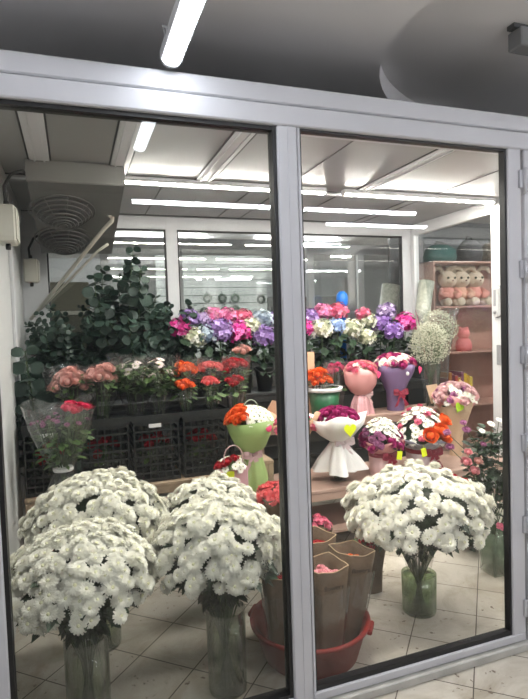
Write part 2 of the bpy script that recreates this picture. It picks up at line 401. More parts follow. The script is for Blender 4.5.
d.build('door_frame', alu, dr)
ringmb(XM1, XP, Z0, ZT, -.006, .026, .008, .010, .020).build('gasket', gasket, dr)
MB().box(XM1+.008, XP-.010, .012, .018, Z0+.022, ZT-.012).build('glass_pane', G1, dr)
for py in (181, 271, 357, 445, 527, 611):
    z = at(521, py, -.02).z; h = MB()
    h.tube([(XH-.001, -.028, z-.055), (XH-.001, -.028, z+.055)], .0105, 10)
    h.box(XH-.026, XH-.002, -.027, -.014, z-.03, z+.046, 0, .002); h.box(XH+.0, XH+.024, -.027, -.014, z-.046, z+.03, 0, .002)
    h.build('hinge', mat('hinge_metal', (.50, .50, .53), .35, .3), dr)
# top beam with a seam, top lip; sill
tb = MB(); tb.box(XL-.02, XR+.1, -.026, .07, ZT, ZT+.072, 0, .005); tb.box(XL-.02, XR+.1, -.022, .07, ZT+.076, ZTOP, 0, .006)
tb.box(XL-.02, XR+.1, .07, .30, ZTOP-.03, ZTOP); tb.box(XL-.02, XR+.1, .28, .30, ZTOP-.03, ZC+.03)
struct(tb.build('trim_1', alu))
struct(MB().box(XM1+.002, XH+.002, -.034, .052, 0, .037, 0, .005).build('trim_2', mat('worn_sill', (.50, .49, .45), .5, 0, .2, 12)))
# fixed light right of the door
fw2 = nest('window_2'); f = MB()
f.box(XH+.004, XH+.11, -.02, .03, 0, ZT, 0, bev); f.box(XR, XR+.1, -.02, .06, 0, ZT, 0, bev); f.box(XH+.11, XR, -.018, .06, 0, Z0, 0, bev)
f.box(2.6, 2.68, -.02, .06, Z0, ZT, 0, bev)
f.build('window_frame', alu, fw2)
MB().box(XH+.11, XR, .012, .018, Z0, ZT).build('glass_pane', G1, fw2)

# cold-room ceiling: panels, dark joints, aluminium strips
struct(MB().box(XL-.05, XR+.1, .29, YB+.06, ZC, ZC+.03).build('ceiling', panel))
t = MB()
for x in (-.2, .33, .86, 1.46, 2.06, 2.7):
    t.box(x-.0035, x+.0035, .3, YB, ZC-.003, ZC+.001) if x not in (-.2, .33, .86, 2.06) else None
t.box(XL, XR, 1.735, 1.75, ZC-.006, ZC+.001); t.box(XL, XR, YB-.06, YB-.05, ZC-.005, ZC+.001)
for x in (-.13, .305, .86, 2.06):
    for s in (-.058, .058): t.box(x+s-.004, x+s+.004, .3, 1.73, ZC-.006, ZC+.001)
for x in (.62, 1.25, 1.95, 2.6): t.box(x-.003, x+.003, 1.75, YB-.05, ZC-.004, ZC+.001)
struct(t.build('trim_3', gasket))
t = MB()
for x in (-.13, .305, .86, 2.06):
    t.box(x-.052, x+.052, .3, 1.71, ZC-.010, ZC+.001, 0, .003); t.box(x-.03, x-.02, .3, 1.71, ZC-.018, ZC-.008); t.box(x+.02, x+.03, .3, 1.71, ZC-.018, ZC-.008)
struct(t.build('trim_4', alu_in))
struct(MB().box(XL, XR, 1.76, 1.80, ZC-.02, ZC+.001, 0, .004).build('trim_5', alu_in))
# left wall of the cold room, with posts
l = MB(); l.box(XL-.06, XL, .06, YB+.06, 0, ZC+.02)
struct(l.build('wall_left', wallw))
t = MB()
for y in (.1, .95, 1.9): t.box(XL, XL+.022, y, y+.10, 0, ZC, 0, .004)
t.box(XL, XL+.02, .06, YB, ZC-.08, ZC, 0, .003); t.box(XL, XL+.02, .06, YB, 0, .09, 0, .003)
struct(t.build('trim_6', alu_in))
t = MB()
for y in (.085, .20, 1.05, 2.0): t.box(XL, XL+.006, y, y+.012, 0, ZC-.08)
struct(t.build('trim_7', gasket))
# back wall: framed glazing
def glazing(prefix, idx, pts_x, y, z0, z1, zmid=None, solid=None):
    w = nest(prefix); f = MB(); g = MB(); s = MB()
    for a, b in pts_x: f.box(a, b, y, y+.06, 0, ZC, 0, .004)
    X0, X1 = pts_x[0][0], pts_x[-1][1]
    f.box(X0, X1, y+.001, y+.059, z1, ZC, 0, .003); f.box(X0, X1, y+.001, y+.059, 0, z0, 0, .003)
    f.build('window_frame', alu_in, w)
    for (a, b), (c, d_) in zip(pts_x[:-1], pts_x[1:]):
        ringmb(b, c, z0, z1, y+.008, y+.05, .012).build('gasket', gasket, w)
        MB().box(b+.012, c-.012, y+.026, y+.032, z0+.012, z1-.012).build('glass_pane', GB, w)
glazing('window_3', 3, [(XL, -.17), (.80, .90), (1.98, 2.08), (3.21, XR)], YB, 1.2, 2.36)
struct(MB().box(-.17, 3.21, YB+.0, YB+.05, .09, 1.2).build('wall_back', mat('lower_panel', (.16, .165, .16), .5)))
# right wall: glazing seen edge on, with the stile and handle of its sliding door
w = nest('window_4'); f = MB()
for y0, y1 in ((.0, .1), (1.55, 1.73), (YB-.05, YB+.06)): f.box(XR, XR+.06, y0+.06 if y0 == 0 else y0, y1, 0, ZC, 0, .004)
f.box(XR+.002, XR+.058, .06, YB, 2.36, ZC-.001, 0, .003); f.box(XR+.002, XR+.058, .06, YB, 0.001, .10, 0, .003)
f.build('window_frame', mat('bright_aluminium', (.74, .75, .76), .4), w)
MB().box(XR+.026, XR+.032, 1.73, YB-.05, .1, 2.36).build('glass_pane', GB, w)
MB().box(XR+.026, XR+.032, .1, 1.55, .1, 2.36).build('glass_pane', GB, w)
hh = MB(); zt_ = at(494, 286, 1.66).z; zb_ = at(495, 317, 1.66).z
prof = [(1.655+.032*math.cos(a), (zt_-.032)+.032*math.sin(a)) for a in [PI*i/8 for i in range(9)]]+[(1.655+.032*math.cos(a), (zb_+.032)+.032*math.sin(a)) for a in [PI+PI*i/8 for i in range(9)]]
hh.prism(prof, 'x', XR-.035, XR-.006)
ho = hh.build('door_handle', handlew, w)
cy_, cz_ = 1.655, (zt_+zb_)/2; MB().prism([(cy_+(a-cy_)*1.25, cz_+(b-cz_)*1.06) for a, b in prof], 'x', XR-.006, XR).build('handle_plate', handleg, ho)
MB().box(XR-.04, XR-.034, 1.642, 1.668, zb_+.09, zt_-.03, 0, .002).build('lever', handleg, ho)
MB().lathe([(.016, 0), (.016, .006)], 16, 0).build('lock_cylinder', handleg, ho).matrix_local = Matrix.Translation((XR-.034, 1.655, zb_+.04)) @ Matrix.Rotation(-PI/2, 4, 'Y')
MB().box(XR-.012, XR, 1.63, 1.67, at(494, 365, 1.66).z, at(494, 345, 1.66).z, 0, .003).build('latch_plate', handleg, w)

# ------------------------------------------------------------------ lamps
def tube_lamp(x0, x1, y, z, label, glow, axis='x', w=.045, flat=.62):
    L = abs(x1-x0); c = (x0+x1)/2
    loc = (c, y, z) if axis == 'x' else (y, c, z)
    r = thing('ceiling_lamp', label, 'lamp', loc, 0 if axis == 'x' else PI/2, None)
    MB().box(-L/2, L/2, -w*(.45 if flat > .4 else .62), w*(.45 if flat > .4 else .62), -.004, .028, 0, .003).build('housing', mat('lamp_housing', (.7, .7, .72), .4), r)
    m = MB(); n = 8; pts = [(w/2*math.cos(PI+PI*i/n), -.004+w*flat*math.sin(PI+PI*i/n)) for i in range(n+1)]
    m.prism(pts, 'x', -L/2+.012, L/2-.012); m.build('diffuser', glow, r)
    for s in (-1, 1):
        MB().prism([(w*.56*math.cos(PI+PI*i/n), .0+w*(flat+.12)*math.sin(PI+PI*i/n)) for i in range(n+1)], 'x', min(s*(L/2-.014), s*L/2), max(s*(L/2-.014), s*L/2)).build('end_cap', mat('end_cap_white', (.72, .72, .75), .4), r)
    return r
la = tube_lamp(.33, 1.76, 1.66, ZC-.030, 'long bright tube lamp on cold room ceiling, left of the two', tube_on, flat=.22)
lb = tube_lamp(1.90, 3.28, 1.66, ZC-.030, 'long bright tube lamp on cold room ceiling, right end near door handle post', tube_on, flat=.22)
tube_lamp(.33, 1.76, .40, ZC-.030, 'tube lamp on cold room ceiling just behind the front beam, left', tube_on, flat=.22)
tube_lamp(1.90, 3.28, .40, ZC-.030, 'tube lamp on cold room ceiling just behind the front beam, right', tube_on, flat=.22)
for q in (la, lb):
    c = MB()
    for i in range(60): c.box(-.68+i*.023, -.68+i*.023+.006, .02, .034, .0, .028)
    c.build('connector_strip', mat('strip_grey', (.25, .25, .26), .5), q)
lo = tube_lamp(-.82, -.045, .348, 2.385, 'slim tube lamp hanging under shop ceiling above the left pane', tube_low, 'y', .058, flat=.30)
MB().tube([(-.1, 0, .028), (-.1, 0, .255)], .005).build('hanger', alu, lo); MB().tube([(.25, 0, .028), (.25, 0, .255)], .005).build('hanger', alu, lo)
k = MB(); k.tube([(.22, .03, .01), (.25, .045, .035), (.28, .03, .01)], .004); k.build('clip', alu, lo)
tube_lamp(.44, 1.55, -2.19, 2.46, 'tube lamp on shop ceiling facing the left pane', tube_shop)
tube_lamp(1.82, 2.93, -2.19, 2.46, 'tube lamp on shop ceiling facing the glass door', tube_shop)
tube_lamp(2.3, 3.46, -2.75, 2.46, 'tube lamp on shop ceiling farthest behind, facing the glass door', tube_shop)
tube_lamp(-1.9, -.7, -.9, 2.46, 'unseen tube lamp added left of the cold room to brighten shop ceiling', tube_shop)  # unseen lamp, added to brighten the shop ceiling
tube_lamp(3.9, 5.1, -1.2, 2.46, 'unseen tube lamp added far right of the glass door to brighten shop ceiling', tube_shop)  # another unseen lamp, put in for more light on the shop ceiling
tube_lamp(3.9, 5.2, 1.6, 2.6, 'unseen tube lamp added above the pink toy cabinet', tube_added)  # unseen lamp put in to light the cabinet side
tube_lamp(0.3, 1.7, 4.9, 2.6, 'unseen tube lamp added to brighten the room behind, near the slatted wall', tube_added)  # unseen lamp added so the room behind looks brighter
tube_lamp(2.3, 3.6, 4.9, 2.6, 'unseen tube lamp added to brighten the room behind, right of the slatted wall', tube_added)  # second unseen lamp, added to lift the rear room's light
# grey fitting at top right in the raised ceiling
g = at(522, 8, .0); gx = xat(518, -.02, 2.69)
gt = thing('ceiling_spotlight', 'grey box fitting on raised ceiling at top right', 'light fitting', (gx, -.02, 2.672))
MB().box(-.02, .3, -.04, .04, -.03, .05, 0, .006).build('housing', mat('fitting_grey', (.2, .2, .2), .5), gt); MB().box(-.04, .3, -.02, .02, .05, .068).build('rail', mat('fitting_dark', (.08, .08, .08), .5), gt)

# ------------------------------------------------------------------ evaporator fan unit
ev = thing('cooling_unit', 'grey ceiling fan unit with ringed grilles, left part of cold room', 'cooling unit', (.035, 1.42, ZC))
X0, X1 = -.235, .29
m = MB(); m.prism([(0, -.004), (0, -.125), (.10, -.15), (1.22, -.355), (1.22, -.004)], 'x', X0, X1); hs = m.build('housing', steel, ev)
m = MB(); m.prism([(-.004, -.004), (-.004, -.118), (.008, -.125), (.008, -.004)], 'x', X0-.006, X1+.006); m.build('front_panel', mat('unit_front', (.24, .235, .22), .3, .2, .08, 6), ev)
sl_ = math.atan2(.205, 1.12)
for yc in (.38, .88):
    g = MB(); zc = -.15-(yc-.1)*.205/1.12
    M = Matrix.Translation((-.06, yc, zc)) @ Matrix.Rotation(-sl_, 4, 'X')
    def ring(r_, z_, t_): g.tube([M @ Vector((r_*.86*math.cos(a), r_*1.05*math.sin(a), z_)) for a in [2*PI*i/36 for i in range(36)]], t_, 5, 0, closed=True)
    for i in range(9): ring(.03+.025*i, -.10*math.cos(i/8*PI/2)-.003, .0045)
    for a in range(8):
        t_ = PI*a/4+.2; g.tube([M @ Vector((.21*q*.86*math.cos(t_), .21*q*1.05*math.sin(t_), -.103*math.cos(q*PI/2)-.002)) for q in (0.1, .4, .7, 1)], .0035, 5)
    gr_ = g
    b = MB(); b.lathe([(.2*.9, .002), (.2*.9, -.004), (.001, -.004)], 36, 0, caps=False)
    for v in range(len(b.v)): b.v[v] = tuple(M @ Vector((b.v[v][0]*.95, b.v[v][1]*1.15, b.v[v][2])))
    fo = b.build('fan_opening', darkgrille, ev); gr_.build('fan_grille', mat('grille_wire', (.16, .16, .155), .4, .4), fo)
pe = thing('drain_pipe', 'ivory pipe slanting from the fan unit down to left wall', 'pipe')
P = [Vector((.262, 1.86, 2.25)), at(113, 212, 1.86), at(112, 221, 1.90), at(104, 229, 1.95), at(36, 313, 2.72), at(31, 319, 2.78)]
m = MB(); m.tube(P, .014, 10); m.build('pipe', pipe_m, pe)
m = MB(); P2 = [at(108, 244, 2.3), at(98, 251, 2.34), at(47, 303, 2.76), at(41, 309, 2.80)]; m.tube(P2, .011, 8); m.build('pipe', pipe_m, pe)
def box_thing(name, label, c, sx, sy, sz, cable):
    t_ = thing(name, label, 'junction box', c)
    bb = MB().box(0, sx, -sy/2, sy/2, -sz/2, sz/2, 0, .008).build('box_body', plasticw, t_); MB().box(sx, sx+.008, -sy/2+.01, sy/2-.01, -sz/2+.012, sz/2-.012, 0, .003).build('lid', mat('ivory_lid', (.56, .55, .49), .45), bb)
    m = MB(); m.tube(cable, .009, 8); m.build('cable', cable_m, t_)
    for q in (sz/2, -sz/2-.03): MB().lathe([(.012, 0), (.014, .015), (.012, .03)], 10, 0, (sx/2, 0, q)).build('cable_gland', cable_m, bb)
box_thing('junction_box', 'large ivory junction box high on the left wall', (XL+.022, 1.22, 2.06), .09, .16, .19, [(.045, 0, .1), (.04, .0, .2), (.07, .06, .28), (.12, .16, .33), (.14, .3, .33)])
box_thing('junction_box', 'small ivory junction box further back on the left wall', (XL+.03, 2.66, 1.98), .10, .12, .18, [(.045, 0, .09), (.04, 0, .17), (.08, -.05, .24), (.15, -.1, .28)])
for px, py in ((46, 143), (61, 183), (88, 231)): pass

# ------------------------------------------------------------------ room behind and beside the cold room
sw = thing('slatted_panel', 'white slatted display panel in the room behind', 'display panel', (1.95, 6.2, 0))
m = MB(); m.box(-.75, 1.0, 0, .05, 0, 2.6); m.build('board', mat('slat_white', (.62, .64, .62), .5), sw)
m = MB()
for i in range(18): m.box(-.75, 1.0, -.004, .0, .42+i*.12, .432+i*.12)
m.build('groove', mat('slat_groove', (.20, .21, .20), .5), sw)
cats = [(208, 298), (223, 298), (236, 298), (205, 312), (215, 311), (226, 311), (237, 310), (262, 299)]
for i, (px, py) in enumerate(cats):
    p = at(px, py, 6.1); r_ = .055
    n_ = thing('hanging_ornament', None, 'ornament', (p.x, 6.14, p.z), 0, 'ornaments on the slatted panel')
    n_['label'] = 'small dark green round ornament hanging on the white slatted panel'
    m = MB(); m.tube([(r_*math.cos(a), 0, r_*math.sin(a)) for a in [2*PI*k/16 for k in range(16)]], .02, 7, closed=True); m.build('ring', leafd if i % 2 else mat('grey_green', (.15, .19, .15), .6), n_)
    m = MB(); m.tube([(0, 0, r_), (0, .03, r_+.05), (0, .055, r_+.05)], .006, 5); m.build('hook', steel, n_)
# inner partition frames behind
def part_frame(nm, xs, y, ztop, z0=.0):
    w_ = nest(nm); f_ = MB()
    for a in xs: f_.box(a-.04, a+.04, y, y+.05, z0, ztop, 0, .004)
    f_.box(xs[0], xs[-1], y+.001, y+.049, ztop-.12, ztop, 0, .003); f_.build('window_frame', alu_in, w_)
    MB().box(xs[0]+.04, xs[-1]-.04, y+.02, y+.026, z0, ztop-.12).build('glass_pane', GB, w_)
part_frame('window_5', [.35, 1.15, 2.35], 4.1, 2.5)
part_frame('window_6', [2.62, 3.28, 4.0], 3.8, 2.42)
kb = thing('storage_cabinet', 'khaki and white cabinet behind the glass left of eucalyptus', 'cabinet', (-.25, 3.6, 0))
MB().box(-.1, .42, 0, .4, 0, 1.66, 0, .01).build('body', mat('dark_khaki', (.10, .10, .07), .6), kb); MB().box(-.12, .44, -.02, .4, 1.66, 1.70, 0, .005).build('shelf', plasticw, kb); MB().box(-.1, .42, .05, .4, 1.70, 1.98, 0, .01).build('carton', mat('khaki_card', (.17, .16, .11), .7), kb)
dw = thing('doorway_cabinet', 'grey cabinet with pale frame behind the blue oval object', 'cabinet', (3.6, 6.3, 0))
MB().box(-.6, .75, 0, .5, 0, 1.95, 0, .01).build('body', mat('grey_board', (.22, .22, .21), .6), dw)
for s in (-.3, .42): MB().box(s-.25, s+.25, -.03, 0, .3, 1.8, 0, .01).build('door', mat('grey_door', (.12, .12, .115), .5), dw)
# toy cabinet
CY = 2.82; cx0 = at(434, 300, CY).x; cx1 = 4.75
tc = thing('toy_cabinet', 'open pink shelving cabinet holding plush toys and books', 'cabinet', (cx0, CY, 0))
zs = [at(460, py, CY).z for py in (261, 306, 352, 406)]
m = MB(); m.box(0, .018, 0, .38, 0, zs[0], 0, .002); m.build('side_panel', cabpink, tc); m = MB(); m.box(cx1-cx0-.018, cx1-cx0, 0, .38, 0, zs[0], 0, .002); m.build('side_panel', cabpink, tc)
MB().box(.018, cx1-cx0-.018, .36, .38, 0, zs[0]-.018).build('back_panel', cabpink, tc)
for z in zs+[.12]: MB().box(.0 if z == zs[0] else .018, cx1-cx0-(0 if z == zs[0] else .018), 0.001, .36, z-.018, z+.0, 0, .002).build('shelf', cabpink, tc)
def plush(p, s, label, cols, seed):
    t_ = thing('plush_toy', label, 'plush toy', p, -.15, 'plush toys on the top shelf'); r = random.Random(seed)
    fur = mat('cream_fur', (.72, .60, .47), .9, bump=1, bscale=120); dress = cols
    m = MB(); m.ball((0, 0, .13*s), .10*s, 16, 0, (1, .85, 1.25)); m.build('body', dress, t_)
    m = MB(); m.ball((0, -.02*s, .31*s), .105*s, 18, 0, (1.05, .95, .95)); m.ball((0, -.105*s, .285*s), .045*s, 12, 0, (1.1, .8, .8)); hd = m.build('head', fur, t_)
    for sx in (-1, 1):
        m = MB(); m.tube([(sx*.05*s, 0, .39*s), (sx*.09*s, -.01*s, .45*s), (sx*.16*s, -.03*s, .44*s), (sx*.19*s, -.04*s, .38*s)], [.02*s, .03*s, .03*s, .012*s], 8); m.build('ear', fur, hd)
        m = MB(); m.tube([(sx*.08*s, -.03*s, .19*s), (sx*.12*s, -.09*s, .14*s), (sx*.05*s, -.14*s, .12*s)], [.034*s, .033*s, .036*s], 8); m.ball((sx*.045*s, -.145*s, .12*s), .037*s, 8); m.build('arm', dress, t_)
        m = MB(); m.tube([(sx*.05*s, -.03*s, .05*s), (sx*.075*s, -.15*s, .045*s)], [.045*s, .042*s], 10); m.ball((sx*.08*s, -.17*s, .05*s), .05*s, 10, 0, (.95, .7, 1)); m.build('foot', fur, t_)
        m = MB(); m.ball((sx*.042*s, -.112*s, .325*s), .014*s, 10); m.build('eye', darkc, hd)
    m = MB(); m.ball((0, -.142*s, .29*s), .010*s, 8, 0, (1.3, .6, .8)); m.build('nose', mat('nose_brown', (.2, .08, .06), .6), hd)
pd = mat('plush_pink', (.75, .33, .27), .9, bump=.8, bscale=90); pd2 = mat('plush_peach', (.74, .42, .30), .9, bump=.8, bscale=90)
for i, (px, lb_, cc) in enumerate(((446, 'leftmost sitting plush toy in pink on cabinet top shelf', pd), (459, 'middle sitting plush toy in peach between two others', pd2), (473, 'rightmost sitting plush toy in pink on cabinet top shelf', pd))):
    plush((at(px, 290, CY+.2).x, CY+.19, zs[1]), .95, lb_, cc, i)
sb = thing('plush_ball', 'small round cream plush beside the rightmost toy', 'plush toy', (at(484, 300, CY+.15).x, CY+.14, zs[1]))
m = MB(); m.ball((0, 0, .06), .075, 14, 0, (1, .8, .8)); m.build('body', MATS['cream_fur'], sb); m = MB(); m.ball((-.02, -.055, .08), .012, 8); m.build('eye', darkc, sb)
fg = thing('pink_figurine', 'small pink bear figurine of two round lumps on middle shelf', 'figurine', (at(463, 340, CY+.15).x, CY+.14, zs[2]))
pk = mat('figurine_pink', (.78, .22, .22), .5); m = MB(); m.lathe([(.001, 0), (.08, .0), (.088, .05), (.075, .11), (.05, .14), (.001, .15)], 20, 0); m.build('body', pk, fg)
m = MB(); m.ball((0, 0, .19), .068, 16); m.ball((-.045, 0, .245), .022, 8); m.ball((.045, 0, .245), .022, 8); m.build('head', pk, fg)
bc = [((.30, .05, .05), 'dark red'), ((.45, .18, .05), 'brown orange'), ((.20, .05, .07), 'maroon'), ((.50, .08, .06), 'red'), ((.55, .30, .04), 'ochre'), ((.30, .10, .16), 'plum'), ((.75, .48, .03), 'bright yellow'), ((.60, .34, .04), 'mustard'), ((.72, .52, .08), 'pale yellow')]
x = at(444, 380, CY+.1).x
for i, (c, nm) in enumerate(bc):
    w_ = .036; h_ = .30+.02*((i*7) % 4)
    b = thing('book', nm+' book standing on lower shelf, in row of upright books', 'book', (x+i*(w_+.003), CY+.06, zs[3]), 0, 'upright books on the cabinet shelf')
    bk = MB().box(0, w_, 0, .2, 0, h_, 0, .003).build('cover', mat('book_'+nm.replace(' ', '_'), c, .6), b); MB().box(.004, w_-.004, .006, .203, h_-.004, h_+.001).build('pages', mat('page_white', (.7, .68, .6), .8), bk)
def lump(name, label, cat, p, sc, m_, extra=None):
    t_ = thing(name, label, cat, p); m = MB(); m.lathe([(.001, 0), (.9*1, .02), (1, .35), (.9, .7), (.5, .95), (.001, 1)], 20, 0, wob=lambda i, a, r, z: (r*(1+.06*math.sin(3*a+i)), z))
    m.v = [(v[0]*sc[0], v[1]*sc[1], v[2]*sc[2]) for v in m.v]; m.build('body', m_, t_)
    m = MB(); m.tube([(-sc[0]*.3, 0, sc[2]*.9), (-sc[0]*.2, 0, sc[2]*1.12), (sc[0]*.2, 0, sc[2]*1.12), (sc[0]*.3, 0, sc[2]*.9)], .01, 6); m.build('handle', blackpl, t_)
ztop = zs[0]
lump('bag', 'dark teal bag lying on top of the pink cabinet', 'bag', (cx0+.22, CY+.18, ztop), (.2, .13, .2), mat('dark_teal_cloth', (.02, .10, .09), .7))
lump('bag', 'dark grey bag on cabinet top behind right of teal bag', 'bag', (cx0+.62, CY+.18, ztop), (.15, .13, .26), mat('dark_grey_cloth', (.035, .035, .04), .7))
lump('bag', 'brown patterned bag at far right of cabinet top', 'bag', (cx0+.92, CY+.18, ztop), (.13, .13, .24), mat('brown_cloth', (.14, .09, .05), .7, c2=(.05, .04, .02), vscale=20))
# dark partition behind the cabinet
struct(MB().box(XR+.1, 6.4, CY+.55, CY+.6, 0, 2.95).build('trim_8', mat('dark_partition', (.075, .08, .085), .5)))

# =================================================================== SHELVING INSIDE
def rack(name, label, x0, x1, y0, y1, zsurf, m_, legs=True, th=.025, lo=None):
    t_ = thing(name, label, 'shelf', ((x0+x1)/2, (y0+y1)/2, 0)); hx, hy = (x1-x0)/2, (y1-y0)/2
    MB().box(-hx, hx, -hy, hy, zsurf-th, zsurf, 0, .004).build('top_board', m_, t_)
    for sx in (-1, 1):
        for sy in (-1, 1):
            MB().box(sx*(hx-.02)-.018, sx*(hx-.02)+.018, sy*(hy-.02)-.018, sy*(hy-.02)+.018, 0, zsurf-th, 0, .002).build('leg', m_, t_)
    m = MB(); m.box(-hx+.03, hx-.03, -hy+.005, -hy+.022, zsurf-th-.05, zsurf-th, 0, .002); m.build('apron', m_, t_)
    if lo: MB().box(-hx+.005, hx-.005, -hy+.005, hy-.005, lo-.02, lo, 0, .003).build('lower_shelf', m_, t_)
    return t_
ZB = .405        # bouquet bench
rack('display_bench', 'long low pinkish bench carrying the wrapped bouquets', 1.22, 3.15, 1.30, 1.80, ZB, pinkwood, lo=.12)
ZM = .76
rack('display_shelf', 'pale shelf behind the low bench, under pink and lilac bouquets', 1.25, 3.05, 1.83, 2.12, ZM, pinkwood)
ZL = .50
rack('display_bench', 'pale wooden bench behind the mums at the left', -.32, 1.12, 1.62, 2.02, ZL, wood, lo=.15)
ZH = .95
rack('flower_rack', 'tall dark shelf at the back carrying eucalyptus buckets', -.33, 1.10, 2.24, 2.66, ZH, blackpl, lo=.4)
rack('flower_rack', 'tall dark shelf at the back right carrying hydrangea buckets', 1.14, 3.05, 2.24, 2.66, ZH, blackpl, lo=.4)
rack('side_stand', 'pale wooden stand behind the small pink flower bag', .92, 1.17, 1.32, 1.55, .64, wood)

# ------------------------------------------------------------------ black crates
def crate_mb():
    m = MB(); w, d_, h = .15, .14, .40
    for z in (0, .055, .11, .165, .22, .275, .33, .375):
        t_ = .024 if z in (0, .375) else .012
        m.box(-w, w, -d_, -d_+.008, z, z+t_); m.box(-w, w, d_-.008, d_, z, z+t_); m.box(-w, -w+.008, -d_, d_, z, z+t_); m.box(w-.008, w, -d_, d_, z, z+t_)
    for s in range(7):
        x = -w+.004+s*(2*w-.016)/6; m.box(x, x+.008, -d_-.001, -d_+.006, 0, h-.005); m.box(x, x+.008, d_-.006, d_+.001, 0, h-.005)
    for sx in (-1, 1):
        for sy in (-1, 1): m.box(sx*w-.012*(sx > 0), sx*w+.012*(sx < 0), sy*d_-.012*(sy > 0), sy*d_+.012*(sy < 0), 0, h)
    m.box(-w, w, -d_, d_, 0, .006); return m
CR = crate_mb().mesh('crate_body', blackpl)
LIP = MB().box(-.155, .155, -.15, .145, .40, .412).mesh('crate_rim', blackpl)
def crate(x, y, z, label, papers=0, fill=None):
    t_ = thing('black_crate', label, 'crate', (x, y, z), 0, 'black plastic crates'); inst('body', CR, t_)
    m = MB()
    for s in (-1, 1): m.box(-.155, .155, s*.142-.008, s*.142+.008, .398, .412)
    for s in (-1, 1): m.box(s*.152-.008, s*.152+.008, -.134, .134, .398, .412)
    m.build('rim', blackpl, t_)
    if papers: MB().box(-.05, .03, -.154, -.151, .36, .385).build('price_card', whitepaper, t_)
    return t_
cw = [(55, 'leftmost black crate on the left bench'), (108, 'second black crate from left on the bench'), (158, 'third black crate from left on the bench'), (204, 'rightmost black crate on the left bench beside small stand')]
CX = []
for i, (px, lb_) in enumerate(cw):
    x = -.165+i*.325; CX.append(x); crate(x, 1.80, ZL, lb_+', slatted plastic', i in (0, 2))
# wrapped red roses inside the crates (seen through the slats)
def rose_bunch(name, label, cat, p, colr, n=9, h=.42, rad=.07, group=None, hs=.028, kind='rose', film=cello, leaf=leafm, seed=1, leafn=30, c2=None, sleeve=True):
    t_ = thing(name, label, cat, p, 0, group); r = random.Random(seed)
    me = head(kind, colr, c2)
    m = MB(); stems(m, (0, 0, 0), rad*.4, .0, rad*.75, h-.02, max(5, n//2), r, .0028); m.build('stems', stem_m, t_)
    m = MB(); leaf_cloud(m, (0, 0, h*.68), rad, rad, h*.28, leafn, .06, .035, r); m.build('leaves', leaf, t_)
    for i in range(n):
        a = i*2.4; q = rad*.95*math.sqrt((i+.4)/n)
        p_ = Vector((q*math.cos(a), q*math.sin(a), h+r.uniform(-.015, .025)-q*q*7)); nn = Vector((q*math.cos(a)*12, q*math.sin(a)*12-.35, 1))
        inst('flower_head', me, t_, face_M(p_, nn, r.uniform(0, 6), hs*1.12*r.uniform(.8, 1.15)))
    if sleeve:
        m = MB(); ph = r.uniform(0, 6)
        m.lathe([(rad*.42, .0), (rad*.7, h*.3), (rad*1.12, h*.75), (rad*1.3, h+.035)], 28, 0, wob=lambda i, a, rr, z: (rr*(1+.06*math.sin(5*a+ph)*(i/3)), z+(.018*math.sin(3*a+ph) if i == 3 else 0)), caps=False); m.build('sleeve', film, t_)
    return t_
for i, x in enumerate(CX):
    rose_bunch('rose_bunch', ('deep red roses inside the '+['leftmost', 'second', 'third', 'rightmost'][i]+' black crate'), 'flower bunch', (x, 1.80, ZL+.012), redP, 8, .26, .10, 'roses in the crates', .026, seed=40+i, leafn=26)
# bluish bags under the bench
for i, x in enumerate((.1, .42, .72)):
    lump('soil_bag', ['grey blue bag under left bench, left one', 'grey blue bag under left bench, middle one', 'grey blue bag under left bench, right one'][i], 'bag', (x, 1.75, .15), (.12, .12, .26), mat('grey_blue_film', (.14, .17, .18), .35, bump=.8, bscale=14))

# ------------------------------------------------------------------ buckets on the tall racks
def bucket_mb(r0, r1, h, t=.004, n=28):
    m = MB(); m.lathe([(r0, 0), (r1, h-.012), (r1+.006, h-.012), (r1+.006, h), (r1-t, h), (r0-t, .006)], n, 0); return m
BK = bucket_mb(.075, .10, .26).mesh('bucket_body', blackpl)
def bucket(x, y, z, label, s=1.0, m_=None, group='black flower buckets on the tall racks'):
    t_ = thing('flower_bucket', label, 'bucket', (x, y, z), 0, group)
    inst('body', BK, t_, Matrix.Scale(s, 4))
    m = MB(); m.tube([(.106*s*math.cos(a), -.01*s-.106*s*math.sin(a)*.9, .25*s-.05*s*math.sin(a)) for a in [PI*i/10 for i in range(11)]], .0025, 5); m.build('bucket_handle', steel, t_)
    return t_
# ------------------------------------------------------------------ eucalyptus
def euc_branch(seed, L):
    m = MB(); r = random.Random(seed); n = int(L/.030); p = Vector((0, 0, 0)); d = Vector((0, 0, 1)); bend = Vector((r.uniform(-.03, .03), r.uniform(-.03, .03), 0)); pts = [p.copy()]
    for i in range(n):
        d = (d+bend).normalized(); p = p+d*(L/n); pts.append(p.copy())
    m.tube(pts, [.0035*(1-.6*i/n) for i in range(n+1)], 5, 1)
    for i in range(int(n*.25), n+1):
        k = .75+.5*math.sin(PI*(i/n)**.8)
        for s in (0, 1):
            a = i*1.57+s*PI+r.uniform(-.3, .3); dd = Vector((math.cos(a), math.sin(a), r.uniform(-.1, .55))).normalized(); R_ = r.uniform(.022, .034)*k
            c = pts[i]+dd*(R_*1.1); q0 = Vector((-math.sin(a), math.cos(a), 0)); w0 = r.uniform(0, PI); nn = (dd.cross(q0)*math.cos(w0)+q0*math.sin(w0)).normalized(); x = dd.cross(nn).normalized()
            vs = [c+x*(R_*math.cos(t)*.92)+dd*(R_*math.sin(t)*1.05)+nn*(.12*R_*math.cos(2*t)) for t in [2*PI*j/8 for j in range(8)]]
            m.add(vs, [tuple(range(8))], 0)
    return m
EU = [euc_branch(s, L).mesh('eucalyptus_branch', [euc, stem_m]) for s, L in ((1, .5), (2, .6), (3, .7), (4, .45), (5, .55))]
